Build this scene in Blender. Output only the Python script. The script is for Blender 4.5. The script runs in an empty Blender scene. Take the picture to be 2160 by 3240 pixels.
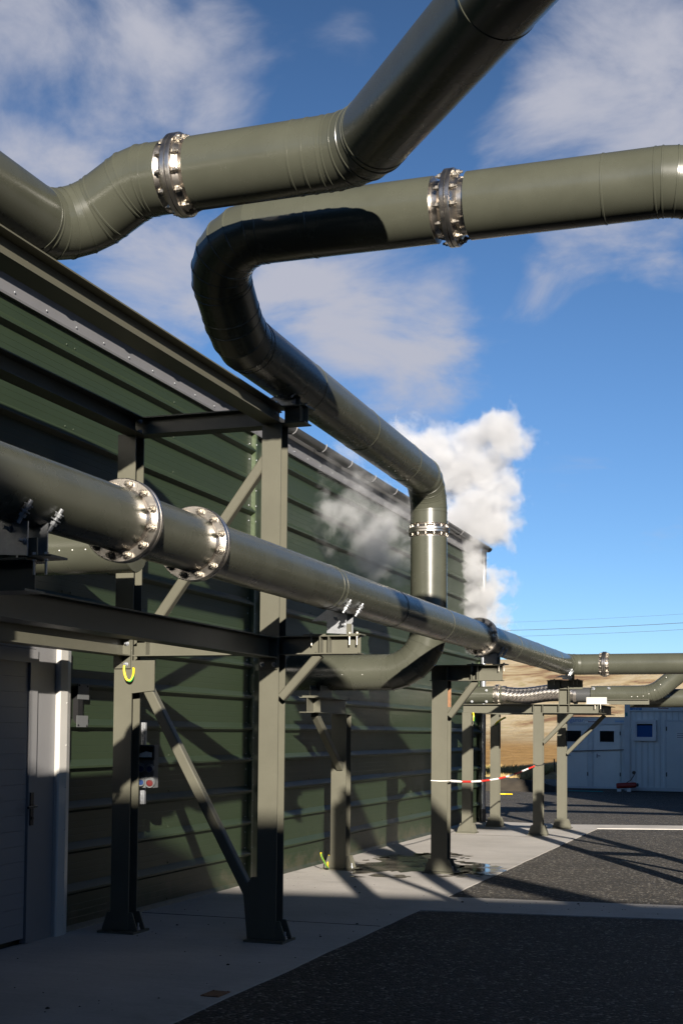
import bpy, bmesh, math, random
from mathutils import Vector, Matrix, Quaternion
random.seed(7)
R = math.radians
PI = math.pi
SC = bpy.context.scene
COL = SC.collection
V = Vector

# ------------------------------------------------------------------ camera
cam_d = bpy.data.cameras.new('camera')
cam = bpy.data.objects.new('camera', cam_d); COL.objects.link(cam)
yaw, pitch, roll = 0.32929, R(2.64), 0.009
fwd = V((-math.sin(yaw) * math.cos(pitch), math.cos(yaw) * math.cos(pitch), math.sin(pitch)))
rgt = V((math.cos(yaw), math.sin(yaw), 0)); upv = rgt.cross(fwd)
r2 = rgt * math.cos(roll) + upv * math.sin(roll); u2 = upv * math.cos(roll) - rgt * math.sin(roll)
m = Matrix((r2, u2, -fwd)).transposed().to_4x4(); m.translation = V((0, 0, 1.5))
cam.matrix_world = m
cam_d.sensor_fit = 'HORIZONTAL'; cam_d.sensor_width = 36; cam_d.lens = 70
cam_d.shift_y = 505.4 / 2160; cam_d.clip_start = 0.1; cam_d.clip_end = 5000
SC.camera = cam

# ------------------------------------------------------------------ light, sky, exposure
SUN_EL, SUN_AZ = R(16.2), R(25.0)          # shadows run 25 degrees left of +Y
to_sun = V((math.sin(SUN_AZ) * math.cos(SUN_EL), -math.cos(SUN_AZ) * math.cos(SUN_EL), math.sin(SUN_EL)))
sd = bpy.data.lights.new('sun', 'SUN'); sd.energy = 5.0; sd.angle = R(0.5); sd.color = (1.0, 0.91, 0.78)
so = bpy.data.objects.new('sun', sd); COL.objects.link(so)
so.rotation_euler = (-to_sun).to_track_quat('-Z', 'Y').to_euler(); so.location = (10, -20, 30)

world = bpy.data.worlds.new('World'); SC.world = world; world.use_nodes = True
def NT(tree):
    n, l = tree.nodes, tree.links
    def new(t, **k):
        q = n.new(t)
        for a, b in k.items():
            if a in ('operation', 'blend_type', 'data_type', 'noise_dimensions', 'feature', 'sky_type', 'wave_type',
                     'bands_direction', 'interpolation', 'sun_disc', 'sun_elevation', 'sun_rotation', 'air_density',
                     'dust_density', 'ozone_density', 'altitude', 'clamp_factor', 'clamp', 'use_clamp', 'sun_intensity', 'normalize', 'invert'):
                setattr(q, 'interpolation_type' if a == 'interpolation' else a, b)
            else: q.inputs[a].default_value = b
        return q
    def link(a, b): l.new(a, b)
    return new, link
wt = world.node_tree; wt.nodes.clear(); new, link = NT(wt)
sky = new('ShaderNodeTexSky', sky_type='NISHITA', sun_disc=False, sun_elevation=SUN_EL, sun_rotation=PI - SUN_AZ,
          air_density=0.75, dust_density=0.15, ozone_density=4.0, altitude=300)
hsv = new('ShaderNodeHueSaturation', Saturation=1.04, Value=1.0)
link(sky.outputs[0], hsv.inputs['Color'])
tc = new('ShaderNodeTexCoord'); sep = new('ShaderNodeSeparateXYZ'); link(tc.outputs['Generated'], sep.inputs[0])
zc = new('ShaderNodeMath', operation='MAXIMUM'); link(sep.outputs[2], zc.inputs[0]); zc.inputs[1].default_value = 0.0
zz = new('ShaderNodeMath', operation='ADD'); link(zc.outputs[0], zz.inputs[0]); zz.inputs[1].default_value = 0.22
dx = new('ShaderNodeMath', operation='DIVIDE'); link(sep.outputs[0], dx.inputs[0]); link(zz.outputs[0], dx.inputs[1])
dy = new('ShaderNodeMath', operation='DIVIDE'); link(sep.outputs[1], dy.inputs[0]); link(zz.outputs[0], dy.inputs[1])
cb = new('ShaderNodeCombineXYZ'); link(dx.outputs[0], cb.inputs[0]); link(dy.outputs[0], cb.inputs[1]); cb.inputs[2].default_value = 3.7
big = new('ShaderNodeTexNoise', Scale=1.15, Detail=2.0, Roughness=0.5); link(cb.outputs[0], big.inputs['Vector'])
det = new('ShaderNodeTexNoise', Scale=4.2, Detail=12.0, Roughness=0.56, Distortion=0.35); link(cb.outputs[0], det.inputs['Vector'])
# cloud banks at the directions where the photograph shows them; loose clouds elsewhere
BANKS = [((-0.464, 0.752, 0.468), 0.1, 0.9), ((-0.422, 0.782, 0.458), 0.1, 0.95), ((-0.384, 0.792, 0.475), 0.06, 0.8), ((-0.379, 0.817, 0.435), 0.07, 0.7), ((-0.359, 0.829, 0.428), 0.05, 0.5), ((-0.497, 0.775, 0.39), 0.06, 0.85), ((-0.473, 0.792, 0.385), 0.05, 0.7), ((-0.437, 0.835, 0.334), 0.09, 0.75), ((-0.413, 0.857, 0.308), 0.07, 0.6), ((-0.345, 0.88, 0.327), 0.07, 0.85), ((-0.305, 0.902, 0.305), 0.1, 0.95), ((-0.258, 0.921, 0.293), 0.08, 0.85), ((-0.279, 0.927, 0.251), 0.06, 0.7), ((-0.339, 0.902, 0.266), 0.07, 0.6), ((-0.227, 0.913, 0.339), 0.03, 0.4), ((-0.145, 0.885, 0.443), 0.09, 0.8), ((-0.101, 0.884, 0.457), 0.11, 0.95), ((-0.089, 0.91, 0.404), 0.09, 0.95), ((-0.12, 0.922, 0.367), 0.08, 0.6), ((-0.08, 0.936, 0.343), 0.06, 0.5), ((-0.274, 0.832, 0.483), 0.04, 0.45), ((-0.167, 0.929, 0.331), 0.06, 0.3)]
prev = None
for c, rr_, wg in BANKS:
    dn = new('ShaderNodeVectorMath', operation='DISTANCE'); link(tc.outputs['Generated'], dn.inputs[0]); dn.inputs[1].default_value = c
    fm = new('ShaderNodeMapRange', interpolation='SMOOTHSTEP'); link(dn.outputs['Value'], fm.inputs[0]); fm.inputs[1].default_value = 0; fm.inputs[2].default_value = rr_ * 1.25; fm.inputs[3].default_value = wg; fm.inputs[4].default_value = 0
    if prev is None: prev = fm
    else:
        mxx = new('ShaderNodeMath', operation='MAXIMUM'); link(prev.outputs[0], mxx.inputs[0]); link(fm.outputs[0], mxx.inputs[1]); prev = mxx
b1 = new('ShaderNodeMath', operation='MULTIPLY_ADD'); link(prev.outputs[0], b1.inputs[0]); b1.inputs[1].default_value = .55; ds = new('ShaderNodeMath', operation='MULTIPLY'); link(det.outputs[0], ds.inputs[0]); ds.inputs[1].default_value = 1.7; link(ds.outputs[0], b1.inputs[2])
b2 = new('ShaderNodeMath', operation='MULTIPLY_ADD'); link(big.outputs[0], b2.inputs[0]); b2.inputs[1].default_value = .35; link(b1.outputs[0], b2.inputs[2])
mask = new('ShaderNodeMapRange', interpolation='SMOOTHSTEP'); link(b2.outputs[0], mask.inputs[0])
mask.inputs[1].default_value = 1.16; mask.inputs[2].default_value = 1.72; mask.inputs[3].default_value = 0; mask.inputs[4].default_value = .95
lowf = new('ShaderNodeMapRange', interpolation='SMOOTHSTEP'); link(sep.outputs[2], lowf.inputs[0])
lowf.inputs[1].default_value = 0.10; lowf.inputs[2].default_value = 0.22
cm = new('ShaderNodeMath', operation='MULTIPLY'); link(mask.outputs[0], cm.inputs[0]); link(lowf.outputs[0], cm.inputs[1])
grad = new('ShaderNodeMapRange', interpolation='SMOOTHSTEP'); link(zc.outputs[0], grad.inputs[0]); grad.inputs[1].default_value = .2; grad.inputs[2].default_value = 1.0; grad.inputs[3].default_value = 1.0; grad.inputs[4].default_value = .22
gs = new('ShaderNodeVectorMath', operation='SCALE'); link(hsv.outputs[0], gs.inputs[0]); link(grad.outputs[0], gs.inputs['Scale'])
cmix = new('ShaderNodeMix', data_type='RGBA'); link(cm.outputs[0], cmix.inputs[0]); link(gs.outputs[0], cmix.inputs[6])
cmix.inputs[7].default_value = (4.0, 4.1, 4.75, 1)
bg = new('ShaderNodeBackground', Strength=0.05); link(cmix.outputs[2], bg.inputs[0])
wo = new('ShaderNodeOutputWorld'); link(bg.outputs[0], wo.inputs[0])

SC.view_settings.view_transform = 'Standard'; SC.view_settings.look = 'None'
SC.view_settings.exposure = 1.3; SC.view_settings.gamma = 1.0; SC.view_settings.use_curve_mapping = False
SC.render.engine = 'CYCLES'
SC.cycles.use_denoising = True
SC.cycles.max_bounces = 8; SC.cycles.volume_bounces = 2; SC.cycles.caustics_reflective = False; SC.cycles.caustics_refractive = False
SC.cycles.sample_clamp_indirect = 4.0

# ------------------------------------------------------------------ materials
def mat(name, col, rough=0.5, metal=0.0, spec=0.5, var=0.0, vscale=3.0, bump=0.0, bscale=40.0, rvar=0.0, coat=0.0, stretch=None):
    mt = bpy.data.materials.new(name); mt.use_nodes = True
    t = mt.node_tree; new, link = NT(t); b = t.nodes['Principled BSDF']
    b.inputs['Base Color'].default_value = (*col, 1); b.inputs['Roughness'].default_value = rough
    b.inputs['Metallic'].default_value = metal; b.inputs['Specular IOR Level'].default_value = spec
    b.inputs['Coat Weight'].default_value = coat; b.inputs['Coat Roughness'].default_value = 0.15
    if var or bump or rvar:
        c = new('ShaderNodeTexCoord'); mp = new('ShaderNodeMapping'); link(c.outputs['Object'], mp.inputs[0])
        if stretch: mp.inputs['Scale'].default_value = stretch
        if var or rvar:
            nz = new('ShaderNodeTexNoise', Scale=vscale, Detail=6.0, Roughness=0.6); link(mp.outputs[0], nz.inputs['Vector'])
        if var:
            mr = new('ShaderNodeMapRange'); link(nz.outputs[0], mr.inputs[0]); mr.inputs[1].default_value = .3; mr.inputs[2].default_value = .7
            mr.inputs[3].default_value = 1 - var; mr.inputs[4].default_value = 1 + var
            mx = new('ShaderNodeVectorMath', operation='SCALE'); mx.inputs[0].default_value = col; link(mr.outputs[0], mx.inputs['Scale'])
            link(mx.outputs[0], b.inputs['Base Color'])
        if rvar:
            mr2 = new('ShaderNodeMapRange'); link(nz.outputs[0], mr2.inputs[0]); mr2.inputs[1].default_value = .3; mr2.inputs[2].default_value = .7
            mr2.inputs[3].default_value = rough - rvar; mr2.inputs[4].default_value = rough + rvar; link(mr2.outputs[0], b.inputs['Roughness'])
        if bump:
            nb = new('ShaderNodeTexNoise', Scale=bscale, Detail=4.0); link(mp.outputs[0], nb.inputs['Vector'])
            bp = new('ShaderNodeBump', Strength=bump, Distance=0.01); link(nb.outputs[0], bp.inputs['Height']); link(bp.outputs[0], b.inputs['Normal'])
    return mt
M = {}
M['pipe'] = mat('olive_pipe_sheet', (.055, .0575, .0435), .27, spec=.5, var=.09, vscale=3.5, rvar=.04, bump=.05, bscale=2.6)
M['steel'] = mat('olive_steel_paint', (.086, .084, .064), .42, spec=.45, var=.07, vscale=4, bump=.05, bscale=60)
M['green'] = mat('green_cladding', (.0205, .0325, .0165), .45, spec=.45, var=.035, vscale=2, rvar=.03)
def splash(mt):
    t = mt.node_tree; new, link = NT(t); b = t.nodes['Principled BSDF']; src = b.inputs['Base Color'].links[0].from_socket
    g = new('ShaderNodeNewGeometry'); sp = new('ShaderNodeSeparateXYZ'); link(g.outputs['Position'], sp.inputs[0])
    h = new('ShaderNodeMapRange', interpolation='SMOOTHSTEP'); link(sp.outputs[2], h.inputs[0]); h.inputs[1].default_value = 0; h.inputs[2].default_value = .42; h.inputs[3].default_value = .34; h.inputs[4].default_value = 0
    n = new('ShaderNodeTexNoise', Scale=5.0, Detail=9.0, Roughness=.75); link(g.outputs['Position'], n.inputs['Vector'])
    a = new('ShaderNodeMath', operation='ADD'); link(h.outputs[0], a.inputs[0]); link(n.outputs[0], a.inputs[1])
    f = new('ShaderNodeMapRange', interpolation='SMOOTHSTEP'); link(a.outputs[0], f.inputs[0]); f.inputs[1].default_value = .68; f.inputs[2].default_value = .9; f.inputs[3].default_value = 0; f.inputs[4].default_value = .42
    m = new('ShaderNodeMix', data_type='RGBA'); link(f.outputs[0], m.inputs[0]); link(src, m.inputs[6]); m.inputs[7].default_value = (.085, .07, .05, 1); link(m.outputs[2], b.inputs['Base Color'])
splash(M['green'])
M['greentrim'] = mat('green_trim', (.05, .07, .036), .36, var=.05)
M['eaves'] = mat('grey_eaves_sheet', (.15, .15, .16), .42, var=.05)
M['gutter'] = mat('dark_gutter', (.05, .052, .055), .35)
M['roof'] = mat('roof_sheet', (.16, .16, .165), .5, var=.08)
M['stainless'] = mat('stainless_steel', (.56, .52, .475), .3, 1.0, var=.06, vscale=8, rvar=.08)
M['bolt'] = mat('stainless_bolt', (.31, .285, .25), .45, 1.0)
M['gasket'] = mat('black_gasket', (.01, .01, .01), .8)
M['galv'] = mat('galvanised_steel', (.33, .345, .37), .45, .7, var=.15, vscale=25)
M['whitemetal'] = mat('white_sheet', (.42, .41, .39), .3, var=.04)
M['jamb'] = mat('pale_grey_sheet', (.17, .17, .178), .38, var=.04)
M['door'] = mat('door_panel', (.19, .19, .20), .45, var=.05)
M['black'] = mat('black_plastic', (.012, .012, .013), .4)
M['yellow'] = mat('yellow_sheath', (.75, .55, .02), .45)
M['greenstripe'] = mat('green_sheath', (.03, .28, .05), .45)
M['red'] = mat('red_plastic', (.62, .03, .02), .4)
M['white'] = mat('white_plastic', (.78, .77, .74), .4)
M['socketgrey'] = mat('grey_plastic', (.11, .115, .12), .4)
M['blue'] = mat('blue_plastic', (.010, .028, .10), .35)
M['redface'] = mat('red_socket', (.08, .008, .008), .4)
M['label'] = mat('print_white', (.6, .6, .58), .6)
M['cont'] = mat('container_paint', (.70, .72, .70), .45, var=.06, vscale=1.5)
M['contdoor'] = mat('container_door_paint', (.70, .72, .70), .4, var=.04)
M['contframe'] = mat('container_frame_paint', (.60, .63, .63), .45, var=.08)
M['glass'] = mat('dark_window_glass', (.01, .012, .014), .06, spec=.6)
M['blueglass'] = mat('blue_blind_behind_glass', (.02, .10, .30), .15)
M['wframe'] = mat('white_window_frame', (.7, .7, .7), .4)
M['signblue'] = mat('sign_blue', (.03, .18, .42), .5)
M['signpale'] = mat('sign_pale_blue', (.28, .42, .60), .5)
M['textblue'] = mat('text_blue', (.01, .12, .40), .5)
M['textdark'] = mat('text_dark', (.08, .05, .08), .5)
M['maroon'] = mat('sign_maroon', (.14, .04, .06), .5)
M['wood'] = mat('brown_batten', (.09, .07, .06), .7, var=.15)
M['teal'] = mat('teal_print', (.02, .28, .30), .5)
M['redpaint'] = mat('red_cylinder_paint', (.35, .03, .02), .45)
M['concrete_wall'] = mat('grey_building_wall', (.06, .06, .06), .8, var=.1)
M['rust'] = mat('rusty_plate', (.20, .10, .05), .8, var=.3, vscale=20)
M['braid'] = None
M['wire'] = mat('wire', (.05, .05, .05), .6)
M['post'] = mat('weathered_post', (.06, .045, .03), .9)
M['dirt'] = mat('dark_soil', (.035, .028, .02), .95, var=.3, vscale=4, bump=.6, bscale=6)

def special_braid():
    mt = bpy.data.materials.new('braided_steel'); mt.use_nodes = True; t = mt.node_tree; new, link = NT(t); b = t.nodes['Principled BSDF']
    b.inputs['Metallic'].default_value = 1; b.inputs['Base Color'].default_value = (.55, .51, .47, 1); b.inputs['Roughness'].default_value = .25
    c = new('ShaderNodeTexCoord'); w = new('ShaderNodeTexWave', Scale=9.0, Distortion=0.0); w.bands_direction = 'DIAGONAL'; link(c.outputs['UV'], w.inputs[0])
    bp = new('ShaderNodeBump', Strength=.5, Distance=.004); link(w.outputs[1], bp.inputs['Height']); link(bp.outputs[0], b.inputs['Normal'])
    return mt
M['braid'] = special_braid()

def concrete_mat():
    mt = bpy.data.materials.new('pale_concrete'); mt.use_nodes = True; t = mt.node_tree; new, link = NT(t); b = t.nodes['Principled BSDF']
    c = new('ShaderNodeTexCoord'); P = c.outputs['Object']
    n1 = new('ShaderNodeTexNoise', Scale=.9, Detail=8.0, Roughness=.65); link(P, n1.inputs['Vector'])
    n2 = new('ShaderNodeTexNoise', Scale=38.0, Detail=4.0); link(P, n2.inputs['Vector'])
    mp = new('ShaderNodeMapping'); link(P, mp.inputs[0]); mp.inputs['Scale'].default_value = (1, 9, 1)
    n3 = new('ShaderNodeTexNoise', Scale=2.2, Detail=6.0, Roughness=.7); link(mp.outputs[0], n3.inputs['Vector'])
    rp = new('ShaderNodeValToRGB'); link(n1.outputs[0], rp.inputs[0])
    rp.color_ramp.elements[0].position = .3; rp.color_ramp.elements[0].color = (.38, .36, .34, 1)
    rp.color_ramp.elements[1].position = .68; rp.color_ramp.elements[1].color = (.50, .475, .45, 1)
    m3 = new('ShaderNodeMapRange'); link(n3.outputs[0], m3.inputs[0]); m3.inputs[1].default_value = .35; m3.inputs[2].default_value = .7; m3.inputs[3].default_value = .90; m3.inputs[4].default_value = 1.05
    m2 = new('ShaderNodeMapRange'); link(n2.outputs[0], m2.inputs[0]); m2.inputs[1].default_value = .3; m2.inputs[2].default_value = .7; m2.inputs[3].default_value = .93; m2.inputs[4].default_value = 1.05
    vo = new('ShaderNodeTexVoronoi', Scale=7.0); link(P, vo.inputs['Vector'])
    ms = new('ShaderNodeMapRange'); link(vo.outputs['Distance'], ms.inputs[0]); ms.inputs[1].default_value = .012; ms.inputs[2].default_value = .03; ms.inputs[3].default_value = .55; ms.inputs[4].default_value = 1
    n4 = new('ShaderNodeTexNoise', Scale=.55, Detail=7.0, Roughness=.62, Distortion=.5); link(P, n4.inputs['Vector'])
    m4 = new('ShaderNodeMapRange', interpolation='SMOOTHSTEP'); link(n4.outputs[0], m4.inputs[0]); m4.inputs[1].default_value = .56; m4.inputs[2].default_value = .74; m4.inputs[3].default_value = 1; m4.inputs[4].default_value = .62
    m34 = new('ShaderNodeMath', operation='MULTIPLY'); link(m3.outputs[0], m34.inputs[0]); link(m4.outputs[0], m34.inputs[1]); m3 = m34
    a = new('ShaderNodeMath', operation='MULTIPLY'); link(m3.outputs[0], a.inputs[0]); link(m2.outputs[0], a.inputs[1])
    a2 = new('ShaderNodeMath', operation='MULTIPLY'); link(a.outputs[0], a2.inputs[0]); link(ms.outputs[0], a2.inputs[1])
    mx = new('ShaderNodeVectorMath', operation='SCALE'); link(rp.outputs[0], mx.inputs[0]); link(a2.outputs[0], mx.inputs['Scale'])
    link(mx.outputs[0], b.inputs['Base Color']); b.inputs['Roughness'].default_value = .75
    bp = new('ShaderNodeBump', Strength=.25, Distance=.004); link(n2.outputs[0], bp.inputs['Height']); link(bp.outputs[0], b.inputs['Normal'])
    return mt
M['concrete'] = concrete_mat()

def asphalt_mat():
    mt = bpy.data.materials.new('stony_asphalt'); mt.use_nodes = True; t = mt.node_tree; new, link = NT(t); b = t.nodes['Principled BSDF']
    c = new('ShaderNodeTexCoord'); P = c.outputs['Object']
    vo = new('ShaderNodeTexVoronoi', Scale=55.0); link(P, vo.inputs['Vector'])
    sepc = new('ShaderNodeSeparateColor'); link(vo.outputs['Color'], sepc.inputs[0])
    rp = new('ShaderNodeValToRGB'); link(sepc.outputs[0], rp.inputs[0])
    e = rp.color_ramp.elements; e[0].position = .2; e[0].color = (.015, .0135, .0115, 1); e[1].position = .8; e[1].color = (.050, .043, .036, 1)
    x = e.new(.93); x.color = (.14, .122, .10, 1); x = e.new(.99); x.color = (.30, .28, .25, 1)
    n1 = new('ShaderNodeTexNoise', Scale=1.2, Detail=5.0, Roughness=.6); link(P, n1.inputs['Vector'])
    m1 = new('ShaderNodeMapRange'); link(n1.outputs[0], m1.inputs[0]); m1.inputs[1].default_value = .3; m1.inputs[2].default_value = .7; m1.inputs[3].default_value = .7; m1.inputs[4].default_value = 1.25
    mx = new('ShaderNodeVectorMath', operation='SCALE'); link(rp.outputs[0], mx.inputs[0]); link(m1.outputs[0], mx.inputs['Scale'])
    link(mx.outputs[0], b.inputs['Base Color']); b.inputs['Roughness'].default_value = .85
    bp = new('ShaderNodeBump', Strength=.9, Distance=.012); bp.invert = True; link(vo.outputs['Distance'], bp.inputs['Height']); link(bp.outputs[0], b.inputs['Normal'])
    return mt
M['asphalt'] = asphalt_mat()

def grass_ground_mat():
    mt = bpy.data.materials.new('dry_grassland'); mt.use_nodes = True; t = mt.node_tree; new, link = NT(t); b = t.nodes['Principled BSDF']
    g = new('ShaderNodeNewGeometry'); P = g.outputs['Position']
    sp = new('ShaderNodeSeparateXYZ'); link(P, sp.inputs[0])
    mp = new('ShaderNodeMapping'); link(P, mp.inputs[0]); mp.inputs['Scale'].default_value = (1, .28, 3)
    n1 = new('ShaderNodeTexNoise', Scale=.06, Detail=8.0, Roughness=.65, Distortion=.6); link(mp.outputs[0], n1.inputs['Vector'])
    n2 = new('ShaderNodeTexNoise', Scale=.9, Detail=6.0, Roughness=.7); link(mp.outputs[0], n2.inputs['Vector'])
    r1 = new('ShaderNodeValToRGB'); link(n2.outputs[0], r1.inputs[0]); e = r1.color_ramp.elements
    e[0].position = .3; e[0].color = (.29, .165, .055, 1); e[1].position = .7; e[1].color = (.47, .29, .11, 1)
    r2 = new('ShaderNodeValToRGB'); link(n1.outputs[0], r2.inputs[0]); e = r2.color_ramp.elements
    e[0].position = .36; e[0].color = (.23, .135, .08, 1); e[1].position = .46; e[1].color = (.42, .32, .18, 1)
    x = e.new(.58); x.color = (.52, .43, .29, 1); x = e.new(.7); x.color = (.38, .31, .13, 1)
    n3 = new('ShaderNodeTexNoise', Scale=.25, Detail=7.0, Roughness=.75); link(P, n3.inputs['Vector'])
    m3 = new('ShaderNodeMapRange'); link(n3.outputs[0], m3.inputs[0]); m3.inputs[1].default_value = .3; m3.inputs[2].default_value = .7; m3.inputs[3].default_value = .78; m3.inputs[4].default_value = 1.2
    far = new('ShaderNodeMapRange', interpolation='SMOOTHSTEP'); link(sp.outputs[1], far.inputs[0]); far.inputs[1].default_value = 110; far.inputs[2].default_value = 210
    mx = new('ShaderNodeMix', data_type='RGBA'); link(far.outputs[0], mx.inputs[0]); link(r1.outputs[0], mx.inputs[6]); link(r2.outputs[0], mx.inputs[7])
    sc = new('ShaderNodeVectorMath', operation='SCALE'); link(mx.outputs[2], sc.inputs[0]); link(m3.outputs[0], sc.inputs['Scale'])
    link(sc.outputs[0], b.inputs['Base Color']); b.inputs['Roughness'].default_value = .95; b.inputs['Specular IOR Level'].default_value = .1
    bp = new('ShaderNodeBump', Strength=.7, Distance=.5); link(n2.outputs[0], bp.inputs['Height']); link(bp.outputs[0], b.inputs['Normal'])
    return mt
M['grassland'] = grass_ground_mat()
def blade_mat():
    mt = bpy.data.materials.new('dry_grass_blades'); mt.use_nodes = True; t = mt.node_tree; new, link = NT(t); b = t.nodes['Principled BSDF']
    g = new('ShaderNodeNewGeometry'); n = new('ShaderNodeTexNoise', Scale=.8, Detail=3.0); link(g.outputs['Position'], n.inputs['Vector'])
    r1 = new('ShaderNodeValToRGB'); link(n.outputs[0], r1.inputs[0]); e = r1.color_ramp.elements
    e[0].position = .35; e[0].color = (.17, .15, .045, 1); e[1].position = .6; e[1].color = (.42, .30, .13, 1)
    link(r1.outputs[0], b.inputs['Base Color']); b.inputs['Roughness'].default_value = .9
    return mt
M['blades'] = blade_mat()
def wet_mat():
    mt = bpy.data.materials.new('wet_concrete'); mt.use_nodes = True; t = mt.node_tree; new, link = NT(t); b = t.nodes['Principled BSDF']
    c = new('ShaderNodeTexCoord'); n = new('ShaderNodeTexNoise', Scale=2.2, Detail=6.0); link(c.outputs['Object'], n.inputs['Vector'])
    r1 = new('ShaderNodeValToRGB'); link(n.outputs[0], r1.inputs[0]); e = r1.color_ramp.elements
    e[0].position = .4; e[0].color = (.06, .055, .045, 1); e[1].position = .65; e[1].color = (.15, .135, .11, 1)
    link(r1.outputs[0], b.inputs['Base Color'])
    m1 = new('ShaderNodeMapRange'); link(n.outputs[0], m1.inputs[0]); m1.inputs[1].default_value = .4; m1.inputs[2].default_value = .6; m1.inputs[3].default_value = .04; m1.inputs[4].default_value = .35
    link(m1.outputs[0], b.inputs['Roughness'])
    return mt
M['wet'] = wet_mat()

# ------------------------------------------------------------------ mesh helpers
class MB:
    def __init__(s): s.v = []; s.f = []; s.uv = {}
    def add(s, vs, fs):
        o = len(s.v); s.v += [tuple(p) for p in vs]; s.f += [tuple(i + o for i in f) for f in fs]; return s
    def box(s, a, b):
        x0, y0, z0 = a; x1, y1, z1 = b
        return s.add([(x0, y0, z0), (x1, y0, z0), (x1, y1, z0), (x0, y1, z0), (x0, y0, z1), (x1, y0, z1), (x1, y1, z1), (x0, y1, z1)],
                     [(0, 3, 2, 1), (4, 5, 6, 7), (0, 1, 5, 4), (1, 2, 6, 5), (2, 3, 7, 6), (3, 0, 4, 7)])
    def extrude(s, prof, p0, p1, u):
        p0, p1, u = V(p0), V(p1), V(u); d = (p1 - p0).normalized(); u = (u - d * u.dot(d)).normalized(); w = d.cross(u)
        n = len(prof); vs = [p0 + u * a + w * b for a, b in prof] + [p1 + u * a + w * b for a, b in prof]
        fs = [(i, (i + 1) % n, (i + 1) % n + n, i + n) for i in range(n)]
        return s.add(vs, fs + [tuple(reversed(range(n))), tuple(range(n, 2 * n))])
    def hbeam(s, p0, p1, u, h=.133, b=.14, tf=.0085, tw=.0055):
        # u = direction of depth h (flange normal)
        H, B, t = h / 2, b / 2, tw / 2
        pr = [(-H, -B), (-H, B), (-H + tf, B), (-H + tf, t), (H - tf, t), (H - tf, B), (H, B), (H, -B), (H - tf, -B), (H - tf, -t), (-H + tf, -t), (-H + tf, -B)]
        return s.extrude(pr[::-1], p0, p1, u)
    def sbar(s, p0, p1, u, a=.07, b=None, c=.008):
        b = b or a; A, B = a / 2, b / 2
        pr = [(-A + c, -B), (A - c, -B), (A, -B + c), (A, B - c), (A - c, B), (-A + c, B), (-A, B - c), (-A, -B + c)]
        return s.extrude(pr, p0, p1, u)
    def rings(s, rs, cap0=False, cap1=False):
        n = len(rs[0]); o = len(s.v)
        for r in rs: s.v += [tuple(p) for p in r]
        for k in range(len(rs) - 1):
            for i in range(n):
                j = (i + 1) % n; s.f.append((o + k * n + i, o + k * n + j, o + (k + 1) * n + j, o + (k + 1) * n + i))
        if cap0: s.f.append(tuple(o + i for i in reversed(range(n))))
        if cap1: s.f.append(tuple(o + (len(rs) - 1) * n + i for i in range(n)))
        return s
    def lathe(s, p0, d, prof, n=48, cap0=False, cap1=False):
        p0, d = V(p0), V(d).normalized(); e1, e2 = frame(d)
        rs = [[p0 + d * t + (e1 * math.cos(2 * PI * i / n) + e2 * math.sin(2 * PI * i / n)) * r for i in range(n)] for t, r in prof]
        return s.rings(rs, cap0, cap1)
    def tube(s, pts, r, n=8, caps=True):
        pts = [V(p) for p in pts]; rs = []; prev = None
        for i, p in enumerate(pts):
            d = (pts[min(i + 1, len(pts) - 1)] - pts[max(i - 1, 0)]).normalized()
            if prev is None: e1, e2 = frame(d)
            else:
                e1 = (prev - d * prev.dot(d)).normalized(); e2 = d.cross(e1)
            prev = e1
            rs.append([p + (e1 * math.cos(2 * PI * k / n) + e2 * math.sin(2 * PI * k / n)) * r for k in range(n)])
        return s.rings(rs, caps, caps)
    def poly(s, pts, t):  # flat polygon prism, thickness vector t
        pts = [V(p) for p in pts]; t = V(t); n = len(pts)
        nrm = sum(((pts[i] - pts[0]).cross(pts[(i + 1) % n] - pts[0]) for i in range(n)), V((0, 0, 0)))
        if nrm.dot(t) < 0: pts.reverse()
        return s.add(pts + [p + t for p in pts], [tuple(reversed(range(n))), tuple(range(n, 2 * n))] + [(i, (i + 1) % n, (i + 1) % n + n, i + n) for i in range(n)])
    def dome(s, c, d, r, n=8):
        return s.lathe(c, d, [(0, r), (r * .45, r * .85), (r * .75, r * .45)], n, False, True)
    def mesh(s, name, material, smooth=True):
        me = bpy.data.meshes.new(name); me.from_pydata(s.v, [], s.f); me.materials.append(material)
        if smooth:
            me.polygons.foreach_set('use_smooth', [True] * len(me.polygons))
            me.update(); me.set_sharp_from_angle(angle=R(28))
        me.update(); return me
    def build(s, name, material, parent=None, smooth=True, **k):
        return put(name, s.mesh(name, material, smooth), parent, **k)
def frame(d):
    d = d.normalized()
    ref = V((0, 0, 1)) if abs(d.z) < .9 else V((0, 1, 0))
    e1 = (ref - d * ref.dot(d)).normalized(); return e1, d.cross(e1)
WORLD = {}
def put(name, me, parent=None, world=None, **k):
    """link a mesh whose vertices are world coordinates (or placed by a world matrix)"""
    o = bpy.data.objects.new(name, me); COL.objects.link(o)
    w = world or Matrix.Identity(4)
    if parent is not None:
        o.parent = parent; o.matrix_local = WORLD[parent.name].inverted() @ w
    else: o.matrix_world = w
    WORLD[o.name] = w
    for a, b in k.items(): o[a] = b
    return o
def thing(name, label, cat, loc=(0, 0, 0), group=None):
    o = bpy.data.objects.new(name, None); COL.objects.link(o); o.location = loc; o.empty_display_size = .1
    WORLD[o.name] = Matrix.Translation(V(loc)); o['label'] = label; o['category'] = cat
    if group: o['group'] = group
    return o
def tag(o, label, cat, group=None):
    o['label'] = label; o['category'] = cat
    if group: o['group'] = group
    return o

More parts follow.
